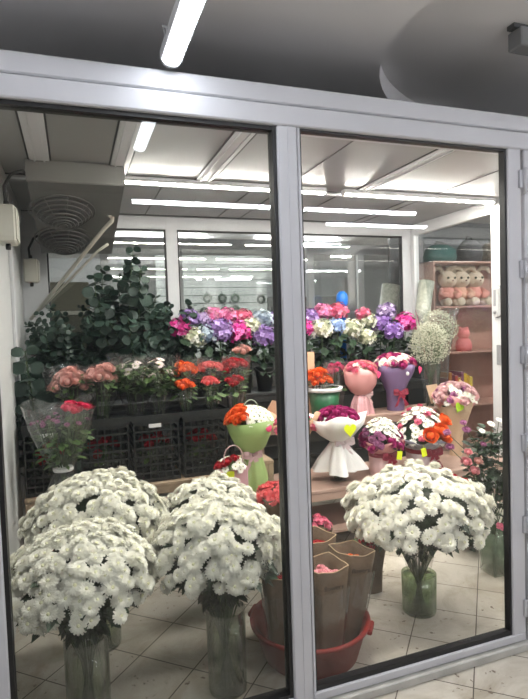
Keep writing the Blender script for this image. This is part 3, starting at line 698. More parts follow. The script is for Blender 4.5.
def euc_bunch(x, y, z, label, n, spread, seed, tall=1.0, lean=(0, 0)):
    t_ = thing('eucalyptus_bunch', label, 'foliage bunch', (x, y, z), 0, 'eucalyptus bunches'); r = random.Random(seed)
    n = int(n*1.7)
    for i in range(n):
        a = 2.4*i+r.uniform(-.4, .4); q = math.sqrt((i+.3)/n)*spread*.8; nn = Vector((q*math.cos(a)+lean[0], q*math.sin(a)*.7+lean[1], 1))
        inst('branch', EU[i % 5], t_, face_M(Vector((.03*math.cos(a), .03*math.sin(a), 0)), nn, r.uniform(0, 6), tall*r.uniform(.55, 1.05)))
    return t_
eus = [(40, 2.42, 1.18, 15, .40, 'leftmost dark eucalyptus bunch against the left wall', .72, (.08, 0)),
       (78, 2.40, 1.15, 15, .50, 'dense eucalyptus bunch behind the pink rose bunch', .74, (0, 0)),
       (104, 2.52, 1.18, 9, .12, 'tallest eucalyptus bunch reaching up near the drain pipe', 1.13, (0, 0)),
       (136, 2.40, 1.15, 16, .45, 'rounded eucalyptus bunch behind the white lilies', 1.06, (.05, 0)),
       (160, 2.50, 1.15, 15, .42, 'rightmost eucalyptus bunch beside the hydrangeas', .98, (0.05, 0))]
for i, (px, y, z, n, sp, lb_, tl, ln) in enumerate(eus):
    x = max(-.13, xat(px, y, 1.4))
    bucket(x, y+(.0), ZH, 'black bucket under the '+lb_.replace('dark ', ''))
    euc_bunch(x, y, ZH+.01, lb_, n, sp, 10+i, tl*1.5, ln)
# low leafy foliage hanging at far left
for i, (px, py, y) in enumerate(((30, 372, 1.9),)):
    p = at(px, py, y); euc_bunch(-.20, 2.10, .0, 'drooping eucalyptus bunch low beside the left wall', 11, .10, 31, 2.0, (0, -.02))
# ------------------------------------------------------------------ hydrangeas
HC = {'magenta': ((.72, .05, .30), (.60, .03, .22)), 'pink': ((.70, .14, .32), (.75, .25, .40)), 'rose': ((.70, .12, .22), (.75, .25, .30)), 'violet': ((.30, .18, .46), (.34, .20, .50)), 'purple': ((.24, .12, .40), (.28, .15, .46)),
      'lilac': ((.45, .34, .55), (.32, .20, .48)), 'cream': ((.66, .66, .48), (.56, .60, .40)), 'pale_blue': ((.42, .50, .58), (.30, .38, .52)), 'blue': ((.20, .30, .55), (.30, .38, .58))}
HM = {}
for k, (a, b) in HC.items():
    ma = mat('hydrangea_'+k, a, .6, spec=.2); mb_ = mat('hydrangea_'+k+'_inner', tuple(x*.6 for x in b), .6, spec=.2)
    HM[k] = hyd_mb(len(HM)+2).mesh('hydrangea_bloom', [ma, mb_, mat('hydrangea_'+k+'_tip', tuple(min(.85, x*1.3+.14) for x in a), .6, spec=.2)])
hyd = [(180, 328, 'magenta', .9, 'leftmost magenta hydrangea beside eucalyptus'), (190, 319, 'violet', .9, 'violet hydrangea above the leftmost cream one'), (194, 338, 'cream', .95, 'leftmost cream hydrangea low in left cluster'),
       (204, 321, 'lilac', .8, 'pale lilac hydrangea near left end of left cluster'), (207, 335, 'pale_blue', .9, 'pale blue hydrangea between cream and big violet ones'), (220, 331, 'violet', 1.15, 'big violet hydrangea central in left cluster'),
       (214, 316, 'pink', .8, 'pink hydrangea in back row, left of another pink one'), (228, 316, 'pink', .8, 'pink hydrangea in back row above big violet one'), (239, 332, 'magenta', 1.0, 'bright magenta hydrangea low in left cluster'), (243, 317, 'rose', .8, 'rose red hydrangea in back row of left cluster'),
       (251, 326, 'cream', .75, 'small cream hydrangea between magenta and pale blue'), (263, 320, 'pale_blue', .95, 'pale blue hydrangea at right of left cluster'), (264, 336, 'violet', 1.05, 'violet hydrangea under the pale blue one near mullion'), (276, 319, 'purple', .8, 'purple hydrangea beside the mullion in left pane'),
       (305, 328, 'magenta', .75, 'magenta hydrangea just right of the mullion'), (310, 317, 'violet', .85, 'violet hydrangea just right of the mullion'), (322, 312, 'pink', .85, 'pink hydrangea at back right of mullion'), (322, 329, 'cream', 1.0, 'cream hydrangea nearest right side of the mullion'),
       (338, 311, 'rose', .9, 'rose pink hydrangea under the blue oval'), (337, 326, 'blue', .75, 'blue hydrangea between two cream ones'), (351, 329, 'cream', 1.0, 'big cream hydrangea right of the blue one'), (363, 314, 'rose', .7, 'rose hydrangea at back behind cream ones'), (368, 321, 'cream', .85, 'cream hydrangea left of the purple ones'), (366, 337, 'cream', .85, 'lowest cream hydrangea above pink bouquet'),
       (387, 311, 'lilac', .9, 'lilac hydrangea at top of right cluster'), (381, 323, 'purple', .95, 'purple hydrangea right of cream ones'), (394, 331, 'purple', .9, 'deep purple hydrangea low beside magenta one'), (405, 323, 'magenta', 1.1, 'rightmost bright magenta hydrangea beside baby breath')]
for i, (px, py, c, s, lb_) in enumerate(hyd):
    y = 2.36 if py > 324 else 2.52
    p = at(px, py, y); rr = .098*s
    t_ = thing('hydrangea', lb_, 'hydrangea', (p.x, y, p.z), 0, 'hydrangeas in the back row')
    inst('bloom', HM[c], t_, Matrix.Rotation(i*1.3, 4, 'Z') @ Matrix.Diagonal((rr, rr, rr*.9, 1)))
    m = MB(); m.tube([(0, 0, -rr*.8), (0.0, .02, -.25), (0, .03, -(p.z-ZH-.03))], .0045, 6); m.build('stem', stem_m, t_)
    m = MB(); r = random.Random(i); leaf_cloud(m, (0, 0, -rr*1.25), rr*.8, rr*.8, .05, 9, .10, .06, r, 0, False, .4); leaf_cloud(m, (0, .02, -rr-.14), rr*.9, rr*.6, .09, 22, .09, .055, r, 0, False, .4); m.build('leaves', leafd, t_)
for i, px in enumerate((182, 203, 224, 244, 266, 306, 326, 346, 366, 386, 404)):
    bucket(xat(px, 2.34, 1.0), 2.34 if i % 2 else 2.37, ZH, ['black bucket under left hydrangeas, beside the eucalyptus', 'black bucket under left hydrangeas, second along', 'black bucket under big violet hydrangea', 'black bucket under bright magenta hydrangea of left cluster', 'black bucket under pale blue hydrangea near mullion', 'black bucket just right of mullion under hydrangeas', 'black bucket under first cream hydrangea', 'black bucket behind the orange roses', 'black bucket above pink wrapped bouquet', 'black bucket above lilac wrapped bouquet', 'black bucket under rightmost magenta hydrangea'][i], .78)
# dark sleeves / film around hydrangeas at left
for i, px in enumerate((190, 214)):
    p = at(px, 350, 2.3)
t_ = thing('blue_bottle', 'bright blue oval object standing behind the hydrangeas', 'bottle', (at(341, 300, 2.62).x, 2.60, ZH))
zt_ = at(341, 291, 2.6).z-ZH; m = MB(); m.lathe([(.03, 0), (.03, zt_-.16), (.050, zt_-.13), (.056, zt_-.08), (.048, zt_-.03), (.025, zt_-.005), (.001, zt_)], 20, 0); m.build('body', bluep, t_)
m = MB()
for a in range(8): m.tube([((rr_+.001)*math.cos(a*PI/4), (rr_+.001)*math.sin(a*PI/4), z_) for rr_, z_ in ((.050, zt_-.13), (.056, zt_-.08), (.048, zt_-.03))], .0015, 4)
m.build('rib', mat('blue_rib', (.03, .25, .7), .35), t_)

# ------------------------------------------------------------------ middle row at left: rose bunches on the crates
ZCR = ZL+.412
def onz(px, y, z): return (xat(px, y, z+.2), y, z)
def tray(x0, x1):
    t_ = thing('shelf_tray', 'long black tray lying across the crates', 'tray', ((x0+x1)/2, 1.80, ZCR)); hx = (x1-x0)/2
    m = MB(); m.box(-hx, hx, -.15, .15, 0, .01); m.box(-hx, hx, -.15, -.142, .01, .03); m.box(-hx, hx, .142, .15, .01, .03); m.box(-hx, -hx+.008, -.142, .142, .01, .03); m.box(hx-.008, hx, -.142, .142, .01, .03); m.build('base', blackpl, t_)
tray(-.32, .98); ZR = ZCR+.012
rose_bunch('rose_bunch', 'cream and pink rose bunch in front of eucalyptus, left one', 'flower bunch', (xat(70, 1.82, 1.1), 1.82, ZR), creamP, 22, .315, .125, 'cream pink roses', .031, seed=3, leafn=40, sleeve=True)
rose_bunch('rose_bunch', 'cream and pink rose bunch left of the white alstroemeria', 'flower bunch', (xat(101, 1.78, 1.1), 1.78, ZR), creamP, 18, .325, .11, 'cream pink roses', .031, seed=4, leafn=40, sleeve=True)
t_ = rose_bunch('alstroemeria_bunch', 'leafy bunch of small white and pale pink flowers', 'flower bunch', (xat(135, 1.84, 1.1), 1.84, ZR), pm('blush_petal', (.70, .55, .55), (.75, .7, .68)), 12, .37, .14, None, .028, 'daisy', seed=5, leafn=330, c2=yellowc, sleeve=True)
t_ = rose_bunch('alstroemeria_bunch', 'leafy bunch of small white flowers left of the red rose rows', 'flower bunch', (xat(158, 1.78, 1.1), 1.78, ZR), pm('blush_petal2', (.75, .66, .62), (.6, .45, .45)), 9, .35, .12, None, .026, 'daisy', seed=6, leafn=280, c2=yellowc, sleeve=True)
for px, c, lb_, sd in ((187, orangeP, 'red orange roses in cellophane right of white alstroemeria', 7), (212, coral, 'coral orange roses in cellophane, middle of the row', 8), (236, redP, 'dark red roses in cellophane under the bright magenta hydrangea', 9)):
    rose_bunch('rose_bunch', lb_, 'flower bunch', (xat(px, 1.84, 1.15), 1.84, ZR), c, 13, .315, .085, None, .026, seed=sd, leafn=45, film=cello_dense)
    rose_bunch('rose_bunch', lb_.replace('roses', 'lower roses'), 'flower bunch', (xat(px-2, 1.72, 1.05), 1.715, ZR), c, 8, .20, .055, None, .024, seed=sd+10, leafn=20, film=cello)
rose_bunch('rose_bunch', 'small pale cream flowers behind the green wrapped bouquet', 'flower bunch', (xat(249, 1.90, 1.15), 2.06, ZL+.2), creamP, 6, .62, .045, None, .028, seed=12, leafn=10)
# big cellophane bouquet at left
t_ = thing('wrapped_bouquet', 'large clear wrapped bouquet of small red and pink flowers at far left', 'bouquet', (xat(57, 1.38, .8)+.03, 1.38, .0))
r = random.Random(21); z1 = at(56, 412, 1.38).z; zn = at(56, 462, 1.38).z
m = MB(); stems(m, (0, 0, 0), .05, .25, .15, z1-.03, 26, r, .003, zn-.05, .02); m.build('stems', stem_m, t_)
m = MB(); leaf_cloud(m, (0, 0, z1-.17), .14, .13, .15, 120, .06, .03, r); m.build('leaves', leafm, t_)
me_r, me_m = head('rose', pm('deep_rose_petal', (.70, .04, .12))), head('carn', mauve)
for i in range(26):
    a = i*2.4; q = .155*math.sqrt((i+.5)/26); big = q*math.cos(a) > .0 and i < 16
    inst('flower_head', me_r if big else me_m, t_, face_M(Vector((q*math.cos(a)+(.03 if big else 0), q*math.sin(a), z1+(.03 if big else -.02)+r.uniform(-.02, .02)-q*.2)), (math.cos(a)*q*4, math.sin(a)*q*4-.3, 1), r.uniform(0, 6), .028 if big else .017))
m = MB(); m.lathe([(.13, .22), (.10, zn-.16), (.045, zn-.05), (.11, zn+.06), (.16, z1-.08), (.185, z1+.05)], 40, 0, wob=lambda i, a, rr, z: (rr*(1+.09*math.sin(7*a+i)*(.4+i/5)), z+(.03*math.sin(3*a) if i == 5 else 0)), caps=False); m.build('cellophane_wrap', cello_dense, t_)
m = MB(); m.lathe([(.05, zn-.055), (.056, zn-.05), (.056, zn-.035), (.05, zn-.03)], 16, 0); m.build('tie', whitepaper, t_)
m = MB(); m.lathe([(.07, 0.0), (.09, .25), (.093, .25), (.093, .26), (.085, .26), (.066, .008)], 24, 0); m.build('foot_bucket', blackpl, t_)

# =================================================================== bouquets
def wrapmb(prof, amp, k, seed, n=56, t=.003, rim=.02):
    r = random.Random(seed); ph = r.uniform(0, 6); ph2 = r.uniform(0, 6); m = MB(); N_ = len(prof)
    def w(i, a, rr, z):
        j = i if i < N_ else 2*N_-1-i; q = amp[j] if isinstance(amp, (list, tuple)) else amp*j/(N_-1)
        return (rr*(1+q*(math.sin(k*a+ph)+.5*math.sin((k*2+1)*a+ph2))), z+(rim*math.sin(k*a+ph2) if j == N_-1 else 0))
    full = list(prof)+[(max(.001, a-t), b) for a, b in reversed(prof)]
    m.lathe(full, n, 0, wob=w, caps=False)
    return m
def dome(t_, c, rx, rz, n, pick, seed, zcut=-.1, fl=.0):
    r = random.Random(seed)
    for i in range(n):
        z = 1-(1-zcut)*(i+.5)/n; a = i*2.39996+r.uniform(-.2, .2); q = math.sqrt(1-z*z)
        d = Vector((q*math.cos(a), q*math.sin(a), z)); me, s = pick(i, d, r)
        inst('flower_head', me, t_, face_M(Vector((c[0]+rx*d.x, c[1]+rx*d.y, c[2]+rz*d.z)), (d.x, d.y, d.z+.4), r.uniform(0, 6), s*r.uniform(.9, 1.1)))
def hearttag(t_, p, s, m_, ang=0, tilt=0, lbl=None):
    pts = []
    for i in range(24):
        a = 2*PI*i/24; pts.append((s*.062*16*math.sin(a)**3*.9, s*.062*(13*math.cos(a)-5*math.cos(2*a)-2*math.cos(3*a)-math.cos(4*a))))
    m = MB(); m.prism(pts, 'y', -.0012, .0012); o = m.build('price_tag', m_, t_); o.matrix_local = Matrix.Translation(p) @ Matrix.Rotation(ang, 4, 'Z') @ Matrix.Rotation(tilt, 4, 'Y')
    return o
def rect_tag(t_, p, w, h, m_, tilt=0):
    m = MB(); m.box(-w/2, w/2, -.001, .001, -h/2, h/2, 0, .0005); m.box(w*.1, w*.14, -.0015, .001, h*.5, h*.9); o = m.build('price_tag', m_, t_); o.matrix_local = Matrix.Translation(p) @ Matrix.Rotation(tilt, 4, 'Y')
def bow(t_, p, s, m_, name='ribbon_bow'):
    m = MB(); x, y, z = p
    for sx in (-1, 1):
        path = [(0, 0, 0), (sx*.5, -.12, .32), (sx*.95, -.05, .30), (sx*1.0, 0, .0), (sx*.6, -.05, -.12), (0, 0, 0)]
        for i in range(len(path)-1):
            a, b = Vector(path[i])*s, Vector(path[i+1])*s; wd = .26*s
            vs = [Vector(p)+a+Vector((0, -.2*wd, -wd)), Vector(p)+b+Vector((0, -.2*wd, -wd)), Vector(p)+b+Vector((0, .2*wd, wd*.4)), Vector(p)+a+Vector((0, .2*wd, wd*.4))]
            m.add(vs, [(0, 1, 2, 3)])
        pts = [(0, 0, 0), (sx*.35, -.1, -.8), (sx*.75, -.06, -1.7)]; wd = .24*s
        for i in range(2):
            a, b = Vector(pts[i])*s, Vector(pts[i+1])*s
            m.add([Vector(p)+a-Vector((wd*.6, 0, 0)), Vector(p)+b-Vector((wd, .02*s, 0)), Vector(p)+b+Vector((wd, -.02*s, .2*s)), Vector(p)+a+Vector((wd*.6, 0, 0))], [(0, 1, 2, 3)])
    m.ball(p, .16*s, 8, 0, (1, .7, 1.1)); o = m.build(name, m_, t_); q = o.modifiers.new('s', 'SOLIDIFY'); q.thickness = .0015; return o
dW = head('daisy', whitep, greencen); dWd = head('daisy', whitep, darkc); rM = head('rose', magenta); rO = head('rose', orangeP); rP = head('rose', softpink); rR = head('rose', roseP)
cP = head('carn', roseP); cM = head('carn', mauve); mW = H_MUM; cS = head('carn', softpink); cC = head('rose', creamP); gO = head('gerb', orangeP, darkc); rRed = head('rose', redP); dP = head('daisy', dustyP, greencen)

# green wrapped bouquet with ring handle
y = 1.22; b0 = xat(252, y, .6); zt1 = at(252, 418, y).z; zn1 = at(252, 451, y).z; zb1 = at(252, 492, y).z-.02
rack('side_stand', 'low pale stand hidden behind mums under green wrapped bouquet', b0-.17, b0+.14, y-.13, y+.10, zb1, wood)
t_ = thing('wrapped_bouquet', 'apple green wrapped bouquet with orange gerberas and white daisies, ring handle', 'bouquet', (b0, y, zb1))
H1 = zt1-zb1; Hn = zn1-zb1
wrapmb([(.055, Hn+.0), (.09, Hn+.03), (.125, Hn+.11), (.150, H1-.01)], .03, 3, 2, rim=.007).build('paper_wrap', greenp, t_)
wrapmb([(.095, .0), (.09, Hn*.45), (.065, Hn*.85), (.045, Hn+.01)], [.12, .1, .07, .02], 5, 4, rim=0).build('paper_skirt', greenp, t_)
m = MB(); m.lathe([(.13, 0), (.08, .045), (.001, .06)], 24, 0, (0, 0, H1-.03), caps=False); m.build('flower_base', leafm, t_)
dome(t_, (-.0, -.0, H1-.02), .134, .095, 66, lambda i, d, r: ((rO, .030) if d.x < -.42 else (dW, .028)), 3, .1)
m = MB(); m.tube([(-.055, -.02, H1+.0)]+[(-.055*math.cos(a), -.02, H1+.03+.085*math.sin(a)) for a in [PI*i/12 for i in range(13)]]+[(.055, -.02, H1)], .0035, 6); m.build('ring_handle', mat('wire_green', (.42, .50, .38), .4), t_)
bow(t_, (-.01, -.062, Hn-.01), .06, dustyr)
m = MB(); m.lathe([(.026, 0), (.026, .002), (.001, .002)], 20, 0); o = m.build('sticker', tagpink, t_); o.matrix_local = Matrix.Translation((.075, -.118, H1-.045)) @ Matrix.Rotation(R(28), 4, 'Z') @ Matrix.Rotation(R(78), 4, 'X')
# small pink bag bouquet
y = 1.12; b0 = xat(232, y, .6); zb2 = at(232, 492, y).z; z2 = at(232, 466, y).z
rack('side_stand', 'small low stand behind the white mums under pink flower bag', b0-.12, b0+.095, y-.08, y+.075, zb2, wood)
t_ = thing('flower_bag', 'small pink carry bag of white daisies and red roses', 'bouquet', (b0, y, zb2)); h_ = z2-zb2
m = MB(); m.box(-.085, .085, -.05, .05, 0, h_, 0, .004); m.build('paper_bag', mat('bag_pink', (.66, .38, .42), .55), t_)
dome(t_, (0, 0, h_-.01), .085, .065, 24, lambda i, d, r: ((rRed, .024) if i % 5 == 2 else (dW, .023)), 8, .05)
m = MB(); m.lathe([(.08, -.0), (.06, .03), (.001, .045)], 16, 0, (0, 0, h_), caps=False); m.build('foliage', leafm, t_)
m = MB(); m.tube([(-.055, -.045, h_-.02)]+[(-.055*math.cos(a), -.045, h_+.06+.07*math.sin(a)) for a in [PI*i/12 for i in range(13)]]+[(.055, -.045, h_-.02)], .0035, 6); m.build('bag_handle', dustyr, t_)
rect_tag(t_, (-.025, -.054, h_-.035), .05, .04, tagy, .05)
m = MB(); m.box(.02, .05, -.055, -.051, h_-.035, h_-.02, 0, .001); m.build('ribbon', whitepaper, t_)
# peach bouquet behind the mullion
y = 1.50; b0 = xat(293, y, .8); zt1 = at(293, 420, y).z
t_ = thing('wrapped_bouquet', 'peach paper bouquet of pink roses partly behind the mullion', 'bouquet', (b0, y, ZB)); H1 = zt1-ZB
wrapmb([(.035, 0), (.04, H1*.35), (.09, H1*.7), (.165, H1+.02)], [.02, .03, .06, .12], 4, 12, rim=.04).build('paper_wrap', peach, t_)
dome(t_, (0, 0, H1-.06), .13, .10, 30, lambda i, d, r: ((rR, .032) if i % 3 else (cS, .028)), 13, .0)
m = MB(); leaf_cloud(m, (0, 0, H1-.03), .13, .13, .06, 40, .05, .03, random.Random(4)); m.build('leaves', leafm, t_)
m = MB(); m.prism([(-.06, 0), (.0, .0), (.03, .14), (-.03, .16), (-.075, .09)], 'y', .12, .123); m.build('paper_flap', peach, t_).location = (-.07, 0, H1-.03)
# white wrapped bouquet of magenta roses
y = 1.46; b0 = xat(337, y, .8); zt1 = at(337, 418, y).z; zn1 = at(337, 441, y).z
t_ = thing('wrapped_bouquet', 'white paper bouquet of magenta roses standing in a glass', 'bouquet', (b0, y, ZB)); H1 = zt1-ZB; Hn = zn1-ZB
wrapmb([(.05, Hn), (.12, Hn+.045), (.178, Hn+.11), (.19, H1+.02)], [.02, .04, .07, .11], 4, 16, rim=.022).build('paper_wrap', whitepaper, t_)
wrapmb([(.15, Hn-.20), (.12, Hn-.12), (.07, Hn-.04), (.045, Hn+.005)], [.30, .22, .12, .02], 4, 17, rim=0).build('paper_skirt', whitepaper, t_)
dome(t_, (0, 0, H1-.01), .135, .075, 34, lambda i, d, r: (rM, .031), 18, .0)
m = MB(); m.lathe([(.14, 0), (.001, .004)], 24, 0, (0, 0, H1-.05), caps=False); m.build('flower_base', leafd, t_)
m = MB(); m.lathe([(.001, 0), (.06, .001), (.062, .15), (.058, .15), (.056, .008), (.001, .008)], 24, 0, caps=False); m.build('glass_vase', vase_glass, t_)
m = MB(); stems(m, (0, 0, 0), .04, .01, .03, Hn, 14, random.Random(3), .003); m.build('stems', stem_m, t_)
hearttag(t_, (-.015, -.215, H1-.045), .05, tagy)
bow(t_, (.03, -.055, Hn+.0), .075, mat('blush_ribbon', (.72, .58, .60), .4))
# hat box bouquets
def big_rose(t_, c, rx, rz, dirs, me, s):
    for dx, dz in dirs:
        dy = -math.sqrt(max(.02, 1-dx*dx-dz*dz)); inst('flower_head', me, t_, face_M(Vector((c[0]+rx*1.08*dx, c[1]+rx*1.08*dy, c[2]+rz*1.08*dz)), (dx, dy*1.1, dz+.25), dx*9, s))
def hatbox(px, y, label, r_, bm, collar, bowm, pick, n, pyt, pyc, rx, seed, tagp=None, side_collar=False):
    b0 = xat(px, y, .7); t_ = thing('box_bouquet', label, 'bouquet', (b0, y, ZB)); hc = at(px, pyc, y).z-ZB; ht = at(px, pyt, y).z-ZB
    m = MB(); m.lathe([(r_-.002, 0), (r_, .004), (r_+.006, hc-.03), (r_+.004, hc-.03), (r_-.004, .01)], 32, 0); m.build('round_box', bm, t_)
    wrapmb([(r_+.002, hc-.045), (r_+.03, hc-.02), (rx*.98, hc+.012), (rx*1.10, hc+.03)], [.01, .03, .06, .10], 6, seed, rim=.018).build('paper_collar', collar, t_)
    m = MB(); m.lathe([(rx*.85, hc), (rx*.5, hc+(ht-hc)*.5), (.001, hc+(ht-hc)*.75)], 20, 0, caps=False); leaf_cloud(m, (0, 0, hc+.01), rx*.95, rx*.95, .05, 36, .04, .025, random.Random(seed)); m.build('foliage', leafd, t_)
    dome(t_, (0, 0, hc), rx, ht-hc, n, pick, seed, .02)
    m = MB(); m.lathe([(r_+.004, hc-.075), (r_+.008, hc-.07), (r_+.008, hc-.045), (r_+.004, hc-.04)], 32, 0, caps=False); m.build('ribbon_band', bowm, t_)
    bow(t_, (.02, -r_-.012, hc-.062), .075, bowm)
    if tagp: rect_tag(t_, (tagp[0], -rx-.01, hc+tagp[1]), .042, .06, tagy, tagp[2])
    return t_
hatbox(381, 1.47, 'pink round box bouquet with white daisies ringed by magenta roses', .088, palepink, pinkpaper, wine, lambda i, d, r: ((rM, .033) if d.z < .4 and (d.x < 0 or d.x > .75) and i % 2 or d.z < .06 else ((cM, .033) if d.x < -.35 and d.z < .6 else (dWd if i % 4 == 0 else dW, .031))), 68, 418, 445, .135, 23, (.055, -.05, .15))
hb = hatbox(421, 1.46, 'larger box bouquet with orange roses, white daisies and grey tulle collar', .11, mat('box_white_pink', (.72, .58, .60), .5), greyp, wine, lambda i, d, r: ((rO, .046) if d.x > -.15 and d.x < .85 and d.y < -.1 and .1 < d.z < .55 and i % 3 == 0 else ((cP, .034) if i % 6 == 3 or d.x > .85 else (dWd if i % 4 == 0 else dW, .030))), 96, 407, 441, .185, 24, (-.12, -.03, -.2))
big_rose(hb, (0, 0, at(421, 441, 1.46).z-ZB), .185, at(421, 407, 1.46).z-at(421, 441, 1.46).z, ((-.30, .28), (.18, .36), (.52, .58)), rO, .05)
# upper row: pink bowl-like bouquet and lilac one on the pale shelf
def upper(px, y, label, prof, paper, skirt, pick, n, rx, pyt, seed, tagm=None, rz=.06):
    b0 = xat(px, y, 1.0); t_ = thing('wrapped_bouquet', label, 'bouquet', (b0, y, ZM)); H1 = at(px, pyt, y).z-ZM
    pr = [(a, H1*q) for a, q in prof]
    wrapmb(pr, [.0, .02, .02, .03][:len(pr)]+[.05]*(len(pr)-4), 4, seed, rim=.01).build('paper_wrap', paper, t_)
    if skirt: wrapmb([(.09, 0), (.075, H1*.25), (.055, H1*.42), (.035, prof[0][1]*H1+.01)], [.18, .14, .08, .02], 7, seed+1, rim=0).build('paper_skirt', skirt, t_)
    m = MB(); m.lathe([(rx*.95, 0), (.001, .004)], 24, 0, (0, 0, H1-.02), caps=False); m.build('flower_base', leafd, t_)
    dome(t_, (0, 0, H1+.0), rx*.97, rz, int(n*1.5), pick, seed, .0)
    if tagm: hearttag(t_, (rx*.85, -rx*.98, H1-.035), .035, tagm, R(30), .3)
    return t_, H1
t_, hh_ = upper(361, 1.95, 'round pink wrapped bouquet with gathered foil foot and pink heart', [(.04, .42), (.085, .50), (.125, .68), (.137, .90), (.13, 1.0)], pinkpaper, shell_pink, lambda i, d, r: ((dW, .03) if i % 4 == 0 else (rR if i % 2 else cC, .03)), 24, .115, 370, 51, tagpink)
bow(t_, (.03, -.05, hh_*.46), .05, palepink)
t_, hh_ = upper(395, 1.96, 'lilac wrapped bouquet of pink and white flowers with wine ribbon', [(.07, .0), (.075, .40), (.11, .62), (.155, .85), (.165, 1.0)], lilac, None, lambda i, d, r: ((mW, .036) if i % 5 in (0, 3) else (rM if i % 2 else cP, .032)), 36, .16, 365, 52, tagpink, .085)
bow(t_, (-.01, -.10, hh_*.42), .07, wine)
m = MB(); m.lathe([(.016, 0), (.016, .002), (.001, .002)], 18, 0); o = m.build('sticker', whitepaper, t_); o.matrix_local = Matrix.Translation((.01, -.166, hh_*.84)) @ Matrix.Rotation(R(80), 4, 'X')
# kraft/pink cone bouquet near the door post
y = 1.66; b0 = xat(455, y, .9); zt1 = at(455, 398, y).z
t_ = thing('wrapped_bouquet', 'kraft and pink cone bouquet of mauve roses beside the door post', 'bouquet', (b0, y, ZB)); H1 = zt1-ZB
wrapmb([(.05, .0), (.055, H1*.35), (.10, H1*.66), (.165, H1+.005)], [.0, .02, .03, .05], 3, 61, rim=.03).build('paper_wrap', mat('beige_paper', (.58, .42, .28), .6), t_)
wrapmb([(.125, H1*.84), (.15, H1*.92), (.175, H1+.02)], [.03, .05, .08], 5, 62, rim=.02).build('inner_paper', pinkpaper, t_)
dome(t_, (0, 0, H1-.02), .160, .13, 70, lambda i, d, r: ((dW if i % 2 else mW, .034) if i % 4 == 0 or (d.y < -.5 and d.z < .5 and i % 2) else (cM if i % 3 == 0 else head('rose', dustyP), .036)), 63, .0)
m = MB(); leaf_cloud(m, (0, 0, H1-.03), .15, .15, .08, 30, .05, .03, random.Random(8)); m.build('leaves', leafd, t_)
for s, a in ((-1, .35), (1, -.3)):
    m = MB(); m.prism([(-.05, 0), (.05, 0), (.06, .13), (-.04, .16)], 'y', -.0015, .0015); o = m.build('paper_flap', mat('beige_flap', (.68, .52, .34), .6), t_); o.matrix_local = Matrix.Translation((s*.115, .09, H1-.03)) @ Matrix.Rotation(-a*s*s, 4, 'Y')
hearttag(t_, (-.08, -.145, H1-.05), .045, mat('lime_tag', (.45, .75, .04), .6), 0, .5)
# little bouquet low on right: red and white in white paper
y = 1.20; p = at(455, 482, y)
t_ = thing('wrapped_bouquet', 'small red and white bouquet in white paper behind right mums', 'bouquet', (p.x, y, 0)); H1 = p.z
wrapmb([(.05, .0), (.05, H1*.4), (.07, H1*.75), (.11, H1)], [.0, .03, .06, .12], 4, 71, rim=.03).build('paper_wrap', whitepaper, t_)
dome(t_, (0, 0, H1-.03), .09, .06, 18, lambda i, d, r: ((rRed, .03) if i % 2 else (dW, .03)), 72, .05)
# orange tub bouquet in green bucket
y = 1.96; bx = xat(322, y, .95)
t_ = thing('flower_bucket', 'green bucket with broad white rim beneath the orange roses', 'bucket', (bx+.02, y, ZM))
zt1 = at(325, 388, y).z-ZM
m = MB(); m.lathe([(.10, 0), (.125, zt1-.02), (.119, zt1-.02), (.095, .006)], 32, 0); m.build('body', mat('deep_green_plastic', (.02, .12, .05), .4), t_)
m = MB(); m.lathe([(.124, zt1-.022), (.142, zt1-.022), (.145, zt1+.008), (.122, zt1+.008)], 32, 0, caps=False); m.build('rim', whitepaper, t_)
rose_bunch('rose_bunch', 'bright orange roses in kraft backed cellophane beside mullion', 'flower bunch', (bx-.03, y, ZM+.012), orangeP, 22, at(316, 372, y).z-ZM-.02, .10, None, .026, seed=81, leafn=30)
t_ = thing('paper_sheet', 'folded kraft sheet standing behind the bright orange roses', 'paper', (bx-.07, 2.105, ZM)); m = MB(); m.prism([(-.06, 0), (.07, 0), (.08, at(312, 351, 2.1).z-ZM-.01), (-.08, at(305, 351, 2.1).z-ZM)], 'y', -.003, .003); m.build('sheet', peach, t_)
rose_bunch('carnation_bunch', 'magenta carnations in clear sleeve behind round pink bouquet', 'flower bunch', (xat(341, 2.02, 1.0), 2.10, ZM), pm('deep_pink_petal', (.55, .05, .14)), 14, at(341, 367, 2.04).z-ZM, .085, None, .028, 'carn', seed=82, leafn=20, film=cello_dense)
# crate-like black basket row at right back
for i, px in enumerate((318, 338)):
    pass
# baby breath
def gyp(px, y, z0, pyt, rx, rz, label, seed, n=700):
    b0 = xat(px, y, 1.2); t_ = thing('gypsophila_bunch', label, 'flower bunch', (b0, y, z0)); r = random.Random(seed); zt_ = at(px, pyt, y).z-z0; zc = zt_-rz
    m = MB(); stems(m, (0, 0, 0), .04, 0.0, rx*.75, zc, 40, r, .0013, zc-rz*1.5, .03); m.build('stems', stem_m, t_)
    m = MB()
    for i in range(n):
        a = r.uniform(0, 2*PI); z = r.uniform(-.9, 1); q = math.sqrt(1-z*z)*r.uniform(.6, 1.0)
        p = (rx*q*math.cos(a), rx*q*math.sin(a)*.9, zc+rz*z*r.uniform(.8, 1.03)); m.ball(p, r.uniform(.0045, .0075), 5, 0, (1, 1, .8))
    o = m.build('blossoms', mat('gypsophila_white', (.70, .69, .55), .7, c2=(.45, .46, .34), vscale=40), t_); o['kind'] = 'stuff'
    m = MB()
    for i in range(160):
        a = r.uniform(0, 2*PI); z = r.uniform(-.8, .9); q = math.sqrt(1-z*z)*.95; m.tube([(rx*.3*q*math.cos(a), rx*.3*q*math.sin(a), zc+rz*z*.5-.04), (rx*q*math.cos(a), rx*.9*q*math.sin(a), zc+rz*z)], .0009, 3)
    m.build('sprigs', mat('sage_stem', (.30, .33, .22), .6), t_)
    return t_, zc
